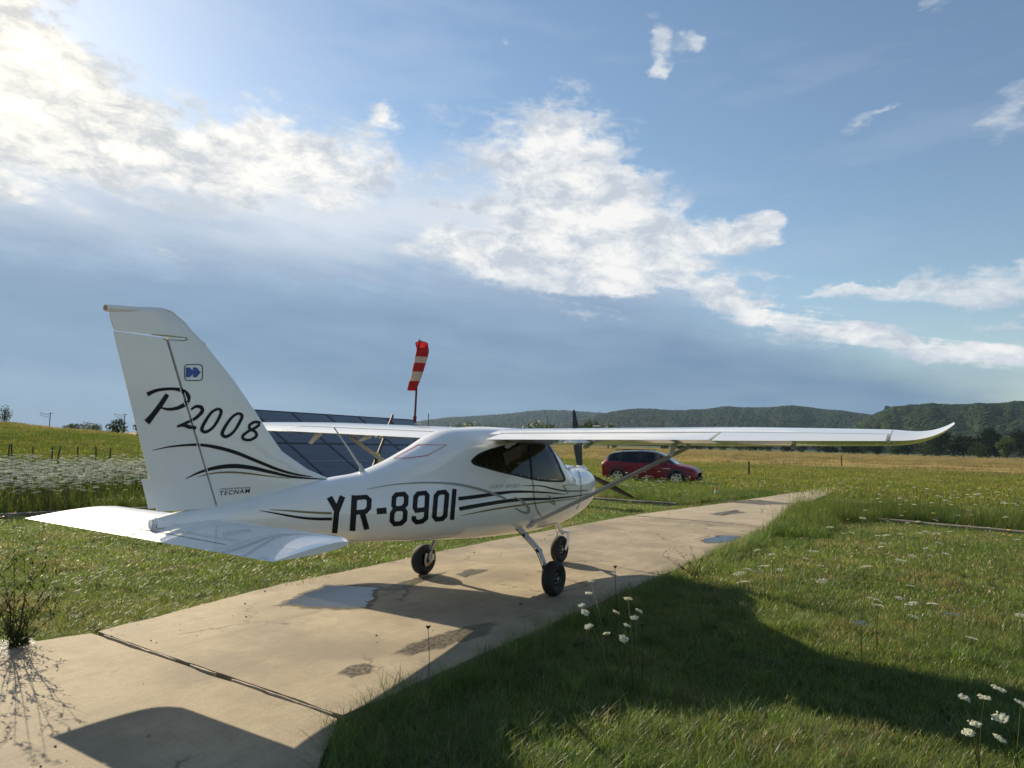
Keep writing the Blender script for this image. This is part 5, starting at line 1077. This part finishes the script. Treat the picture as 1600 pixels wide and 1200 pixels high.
def bush_weed(base, tips, label, seed, hgt, leaves=60, ls=.012):
    rng = random.Random(seed); P = thing('dark_weed', label, 'weed', (base[0], base[1], float(gz(base[0], base[1])))); O = np.array(P.location); b = B(); lf = B()
    for q, z in tips:
        t = G(*q, z)-O; sp = smooth_line([(rng.uniform(-.09, .09), rng.uniform(-.05, .05), 0), t*(.45, .45, .5)+np.array((rng.uniform(-.03, .03), rng.uniform(-.03, .03), 0)), t], 6); b.tube(sp, np.linspace(.0034, .0014, len(sp)), 5)
        for k in range(13):
            c = np.array(sp[min(len(sp)-1, int(len(sp)*rng.random()**1.6)+1)]); e = c+np.array((rng.uniform(-1, 1), rng.uniform(-1, 1), rng.uniform(.3, 1.2)))*hgt*.16; b.tube([c, (c+e)/2+np.array((0, 0, .01)), e], [.0016, .0012, .0008], 4)
            for j in range(leaves//10): p = c+(e-c)*rng.random(); d = np.array([rng.uniform(-1, 1) for _ in range(3)]); d /= np.linalg.norm(d); s = np.cross(d, (0, 0, 1.)); s /= max(.1, np.linalg.norm(s)); l = ls*rng.uniform(.7, 1.6); lf.add([p, p+d*l+s*l*.3, p+d*l*2, p+d*l-s*l*.3], [(0, 1, 2, 3)])
    b.obj('stems', M_weed, P); raw('leaves', lf.v, lf.f, M_weed, P)
bush_weed(G(28, 1006), [((5, 895), .68), ((22, 880), .75), ((38, 868), .8), ((52, 895), .66), ((85, 900), .62), ((68, 940), .45), ((15, 930), .5), ((-15, 905), .6), ((50, 960), .3), ((20, 965), .3), ((0, 950), .4), ((90, 960), .25)], 'tall dark branching weed at the left frame edge beside the bright puddle', 3, .8, 90, .016)
bush_weed(G(1092, 896), [((1035, 868), .34), ((1062, 866), .36), ((1080, 858), .38), ((1050, 880), .26), ((1075, 882), .22), ((1100, 868), .32)], 'wiry dark weed leaning over the right path edge beyond the main wheel', 8, .4, 40, .01)

# ------------------------------------------------------------------ trees and bushes
def leaf_crown(blobs, n, ls, seed):
    rng = random.Random(seed); b = B(); wsum = sum(r[3]*r[4] for r in blobs)
    for (cx_, cy_, cz_, rh, rv) in blobs:
        for _ in range(int(n*rh*rv/wsum)):
            d = Vector((rng.gauss(0, 1), rng.gauss(0, 1), rng.gauss(0, 1))).normalized(); k = rng.random()**.35*(1+.22*noise.noise(d*2.3+Vector((seed, cx_, cz_)))); c = np.array((cx_+d.x*rh*k, cy_+d.y*rh*k, cz_+d.z*rv*k))
            u = Vector((rng.gauss(0, 1), rng.gauss(0, 1), rng.gauss(0, .7))).normalized(); v = u.orthogonal().normalized(); l = ls*rng.uniform(.6, 1.4); u, v = np.array(u), np.array(v)
            b.add([c-u*l, c+v*l*.6, c+u*l, c-v*l*.5], [(0, 1, 2, 3)])
    return b
def make_tree(name, h, w, seed, m, trunk=True, n=900, low=.12):
    rng = random.Random(seed); T = bpy.data.objects.new(name, None); COL.objects.link(T); T.empty_display_size = .5
    bl = []
    for k in range(rng.randint(6, 9)):
        a = rng.random()*6.28; r = w*.5*rng.uniform(.15, .62); z = h*rng.uniform(low+.22, .80); s = 1-.45*abs(z/h-.45); bl.append((r*math.cos(a), r*math.sin(a), z, w*.30*s*rng.uniform(.7, 1.15), h*.20*rng.uniform(.75, 1.15)))
    bl.append((0, 0, h*.55, w*.36, h*.38)); bl.append((rng.uniform(-.1, .1)*w, 0, h*.82, w*.2, h*.17))
    leaf_crown(bl, n, h*.045, seed).obj('crown', m, T, smooth=False)
    b = B(); b.tube([(0, 0, -.2), (.02*h, 0, h*.3), (0, .02*h, h*.7)], [h*.03, h*.022, h*.008], 7)
    for _ in range(3): a = rng.random()*6.28; b.tube([(0, 0, h*.3), (math.cos(a)*w*.15, math.sin(a)*w*.15, h*.5), (math.cos(a)*w*.3, math.sin(a)*w*.3, h*.66)], [h*.014, h*.01, h*.004], 5)
    b.obj('trunk', M_bark, T); return T
tp = [make_tree('deciduous_tree', 1., .95, 11, M_tree, n=1900, low=-.02), make_tree('deciduous_tree', 1., 1.1, 12, M_tree, n=1900, low=-.04), make_tree('deciduous_tree', 1., .8, 13, M_tree2, n=1700, low=0), make_tree('bush', 1., 1.35, 14, M_tree, low=-.05), make_tree('bush', 1., 1.5, 15, M_tree2, low=-.05)]
usedt = [False]*5
def put(k, px, ytop, dep, label, group=None, cat='tree', wk=1., z0=None):
    q = at(px, 690, dep); t = at(px, ytop, dep); z = float(gz(q[0], q[1])) if z0 is None else z0; h = t[2]-z; rz = (px*.37) % 6.28
    if not usedt[k]: usedt[k] = True; o = tp[k]; o.location = (q[0], q[1], z); o.rotation_euler = (0, 0, rz)
    else: o = dup(tp[k], (q[0], q[1], z), rz)
    o.scale = (h*wk, h*wk, h); tag(o, label, cat, group); return o
put(0, 1466, 669, 330, 'rounded dark tree directly below the upturned wing tip', wk=1.1); put(1, 1504, 680, 300, 'lower round dark tree right of the wing tip', wk=1.2); put(0, 1546, 668, 320, 'largest dark tree between the wing tip and the right frame edge', wk=1.2); put(1, 1600, 670, 330, 'dark tree cut by the right frame edge', wk=1.1); put(3, 1528, 689, 280, 'broad dark bush at the foot of the largest right-hand tree', cat='bush', wk=1.2); put(2, 1572, 682, 300, 'paler tree between the two biggest dark trees at the right', wk=1.1)
put(3, 1443, 690, 290, 'dark bush under the curved wing tip', cat='bush', wk=1.3)
G1 = 'dark hedge trees along the field edge below the near wing'; r_ = random.Random(4)
for px in range(1040, 1440, 24): put(r_.choice((0, 1, 3, 1)), px+r_.uniform(-6, 6), 686+r_.uniform(-4, 7)+(1440-px)*.004, 330+r_.uniform(-20, 20), ORD[min(16, (px-1040)//24)]+' dark hedge tree from the strut bracket, half hidden under the near wing', G1, wk=r_.uniform(1.1, 1.6))
for px in range(1635, 1780, 36): put(r_.choice((0, 1, 3)), px, 676+r_.uniform(-6, 8), 320+r_.uniform(-20, 20), ORD[(px-1635)//36]+' dark hedge tree beyond the right frame edge', 'hedge trees beyond the right edge', wk=1.2)
put(3, 182, 653, 112, 'dark round bush left of the fin, behind the hill crest', cat='bush', wk=1.0); put(0, 222, 649, 116, 'dark tree half hidden behind the trailing edge of the fin', wk=.9); put(3, 262, 655, 120, 'dark tree hidden by the fin with its top showing', wk=1.1); put(4, 128, 659, 120, 'low dark shrubs on the skyline between the two masts', cat='bush', wk=1.2); put(4, 108, 662, 120, 'smallest low shrub beside the left mast', cat='bush', wk=1.2); put(4, 148, 662, 118, 'low shrub on the skyline next to the round bush', cat='bush', wk=1.)
put(4, 745, 659, 200, 'pale green treetops showing above the wing root', wk=1.6); put(2, 733, 661, 210, 'small pale treetop above the wing, left of its neighbour', wk=1.4); put(4, 846, 658, 210, 'pale treetop left of the upright propeller blade', wk=1.1); put(4, 920, 657, 230, 'round pale treetop right of the upright propeller blade', wk=1.0); put(2, 950, 660, 240, 'smallest pale treetop above the near wing', wk=1.)
sp = thing('bare_shrub', 'sparse twiggy shrub on the hill crest at the left frame edge', 'shrub', (*at(2, 690, 72)[:2], float(gz(*at(2, 690, 72)[:2])))); b = B(); lf = B(); rng = random.Random(2)
for k in range(16):
    a = rng.uniform(-1.2, 1.2); e = np.array((CR[0]*math.sin(a)*.9, CR[1]*math.sin(a)*.9, 1.2+1.1*math.cos(a)*rng.uniform(.6, 1.1))); b.tube([(0, 0, 0), e*.5+(0, 0, .15), e], [.03, .018, .006], 4)
    for j in range(14): p = e*(.45+.55*rng.random())+np.array([rng.gauss(0, .12) for _ in range(3)]); l = .07; lf.add([p, p+(l, 0, l*.5), p+(0, 0, l*1.4), p+(-l*.6, l*.3, l*.6)], [(0, 1, 2, 3)])
b.obj('branches', M_bark, sp); raw('leaves', lf.v, lf.f, M_tree2, sp)

# ------------------------------------------------------------------ hills with forest
M_hill = mat('hill_floor', (.020, .032, .012), .95, var=.3, vs=.01)
M_for = leaf_mat('forest_crowns', (.012, .028, .009), (.034, .052, .016), None, 0, .0, .004, .35, .9, .1)
def hill(R0, crest, width, seed):
    crest = [(q[0], q[1]+6) for q in crest]
    """crest: photo points along the skyline of a ridge R0 metres away"""
    azs, zs = [], []
    for q in crest:
        d = ray(*q); az = math.atan2(d[1], d[0]); azs.append(az); zs.append(CAM[2]+R0*d[2]/math.hypot(d[0], d[1]))
    o = np.argsort(azs); azs = np.array(azs)[o]; zs = np.array(zs)[o]; A_ = np.linspace(azs[0], azs[-1], 160); Z = interp(azs, zs, A_); ts = np.linspace(0, 1, 22); v = []; f = []
    for i, a in enumerate(A_):
        for t in ts:
            rr = R0-width+width*1.5*t; k = math.sin(min(t/.667, 1)*math.pi/2)**1.25 if t <= .667 else math.cos((t-.667)/.333*math.pi/2*.9)**1.; w = .10*noise.fractal(Vector((a*26, t*2.5, seed)), .8, 2., 4)*math.sin(min(1, t*1.5)*math.pi) if t < .667 else 0
            v.append((CAM[0]+rr*math.cos(a), CAM[1]+rr*math.sin(a), -2+(Z[i]+2)*max(0, k+w)))
    n = len(ts)
    for i in range(len(A_)-1):
        for j in range(n-1): f.append((i*n+j, (i+1)*n+j, (i+1)*n+j+1, i*n+j+1))
    ob = tag(raw('hill', v, f, M_hill, smooth=True), kind='structure'); vv = np.array(v).reshape(len(A_), n, 3); return vv, Z
fp = []
for i in range(4):
    bm = bmesh.new(); bmesh.ops.create_icosphere(bm, subdivisions=2, radius=1.)
    for q in bm.verts: dv = q.co.normalized(); q.co = Vector((dv.x, dv.y, dv.z*.9))*(1+.38*noise.noise(dv*2.6+Vector((i*5, 2, 1)))+.18*noise.noise(dv*6+Vector((i, 7, 1))))
    me = bpy.data.meshes.new('forest_crown'); bm.to_mesh(me); bm.free(); me.materials.append(M_for); fp.append(bpy.data.objects.new('forest_crown', me))
def forest(vv, n, size, label):
    I = RNG.random(n)*(vv.shape[0]-1.001); J = RNG.random(n)*15.5; i, j = I.astype(int), J.astype(int); a, b_ = (I-i)[:, None], (J-j)[:, None]
    p = (vv[i, j]*(1-a)+vv[i+1, j]*a)*(1-b_)+(vv[i, j+1]*(1-a)+vv[i+1, j+1]*a)*b_; p = p+np.column_stack([np.zeros(n), np.zeros(n), np.full(n, size*.35)]); scatter('forest', p, fp, RNG.uniform(.65, 1.25, n)*size, label, .25)
h1, _ = hill(3300, [(520, 668), (600, 660), (650, 656), (700, 650), (760, 647), (830, 640), (880, 638.5), (930, 642), (980, 646), (1040, 652), (1100, 668)], 900, 1.); forest(h1, 14000, 7., 'bluish forest on the farthest low ridge')
h2, _ = hill(2300, [(860, 668), (900, 657), (930, 648), (965, 640), (1000, 637), (1050, 640), (1100, 637.5), (1150, 634.5), (1200, 634), (1240, 632.5), (1280, 636), (1320, 641), (1365, 647), (1420, 652), (1500, 660), (1580, 672)], 800, 2.); forest(h2, 20000, 5.2, 'dark forest on the middle hill')
h3, _ = hill(1500, [(1290, 690), (1330, 668), (1355, 652), (1380, 641), (1400, 635), (1450, 632), (1500, 631), (1560, 631), (1600, 629), (1700, 632), (1850, 640), (2100, 660)], 620, 3.); forest(h3, 17000, 4.0, 'green forest on the nearest hill at the right')
put(0, 1388, 633, 1500, 'lone tree standing proud on the ridge line at the right', wk=1., z0=float(at(1388, 646, 1500)[2]))

# ------------------------------------------------------------------ haze
hz = B(); hz.box((0, 0, 148), (9600, 9600, 300)); ho = hz.obj('haze', None, smooth=False)
hm = bpy.data.materials.new('haze'); hm.use_nodes = True; V.T = hm.node_tree; hm.node_tree.nodes.remove(hm.node_tree.nodes['Principled BSDF']); pv = vnode('ShaderNodeVolumePrincipled'); pv.inputs['Color'].default_value = (.50, .72, 1., 1); pv.inputs['Density'].default_value = .00007; pv.inputs['Anisotropy'].default_value = .2
lk(pv.outputs[0], hm.node_tree.nodes['Material Output'].inputs['Volume']); ho.data.materials.append(hm); tag(ho, 'pale blue haze over the valley', None, None, 'stuff')

# ------------------------------------------------------------------ grit and bits of straw lying on the concrete
sb = []
for i in range(3):
    b = B(); rng = random.Random(i); b.add([np.array((rng.uniform(.7, 1.2)*x_, rng.uniform(.7, 1.2)*y_, rng.uniform(.5, .9)*z_))*.006 for x_, y_, z_ in ((1, 0, 0), (-1, 0, 0), (0, 1, 0), (0, -1, 0), (0, 0, 1), (0, 0, -.3))], [(0, 2, 4), (2, 1, 4), (1, 3, 4), (3, 0, 4), (2, 0, 5), (1, 2, 5), (3, 1, 5), (0, 3, 5)]); sb.append(raw('grit', b.v, b.f, mat('grit', (.20, .17, .12) if i else (.05, .04, .03), .9), link=False))
x, y = RNG.uniform(-7, 9, 2600), RNG.uniform(-3, 1.8, 2600); k = onpath(x, y, -.03) & ((fbm(x, y, 1.1)+RNG.normal(0, .25, 2600) > .15) | (np.minimum(np.abs(y-pedge_r(x)), np.abs(y-pedge_l(x))) < .15)); x, y = x[k], y[k]
scatter('grit', np.column_stack([x, y, np.full(len(x), .002)]), sb, RNG.exponential(.5, len(x))+.25, 'loose grit scattered on the concrete')
stw = [clump('straw', M_hay, 2, .03, .03, .08, .004, (1.5, 2.5), 300+i) for i in range(2)]
x, y = RNG.uniform(-7, 9, 900), RNG.uniform(-3, 1.8, 900); k = onpath(x, y, -.02) & (np.minimum(np.abs(y-pedge_r(x)), np.abs(y-pedge_l(x))) < np.abs(RNG.normal(0, .25, 900))); x, y = x[k], y[k]; scatter('straw', np.column_stack([x, y, np.full(len(x), .002)]), stw, RNG.uniform(.4, 1., len(x)), 'bits of dry straw along the path edges', .9)
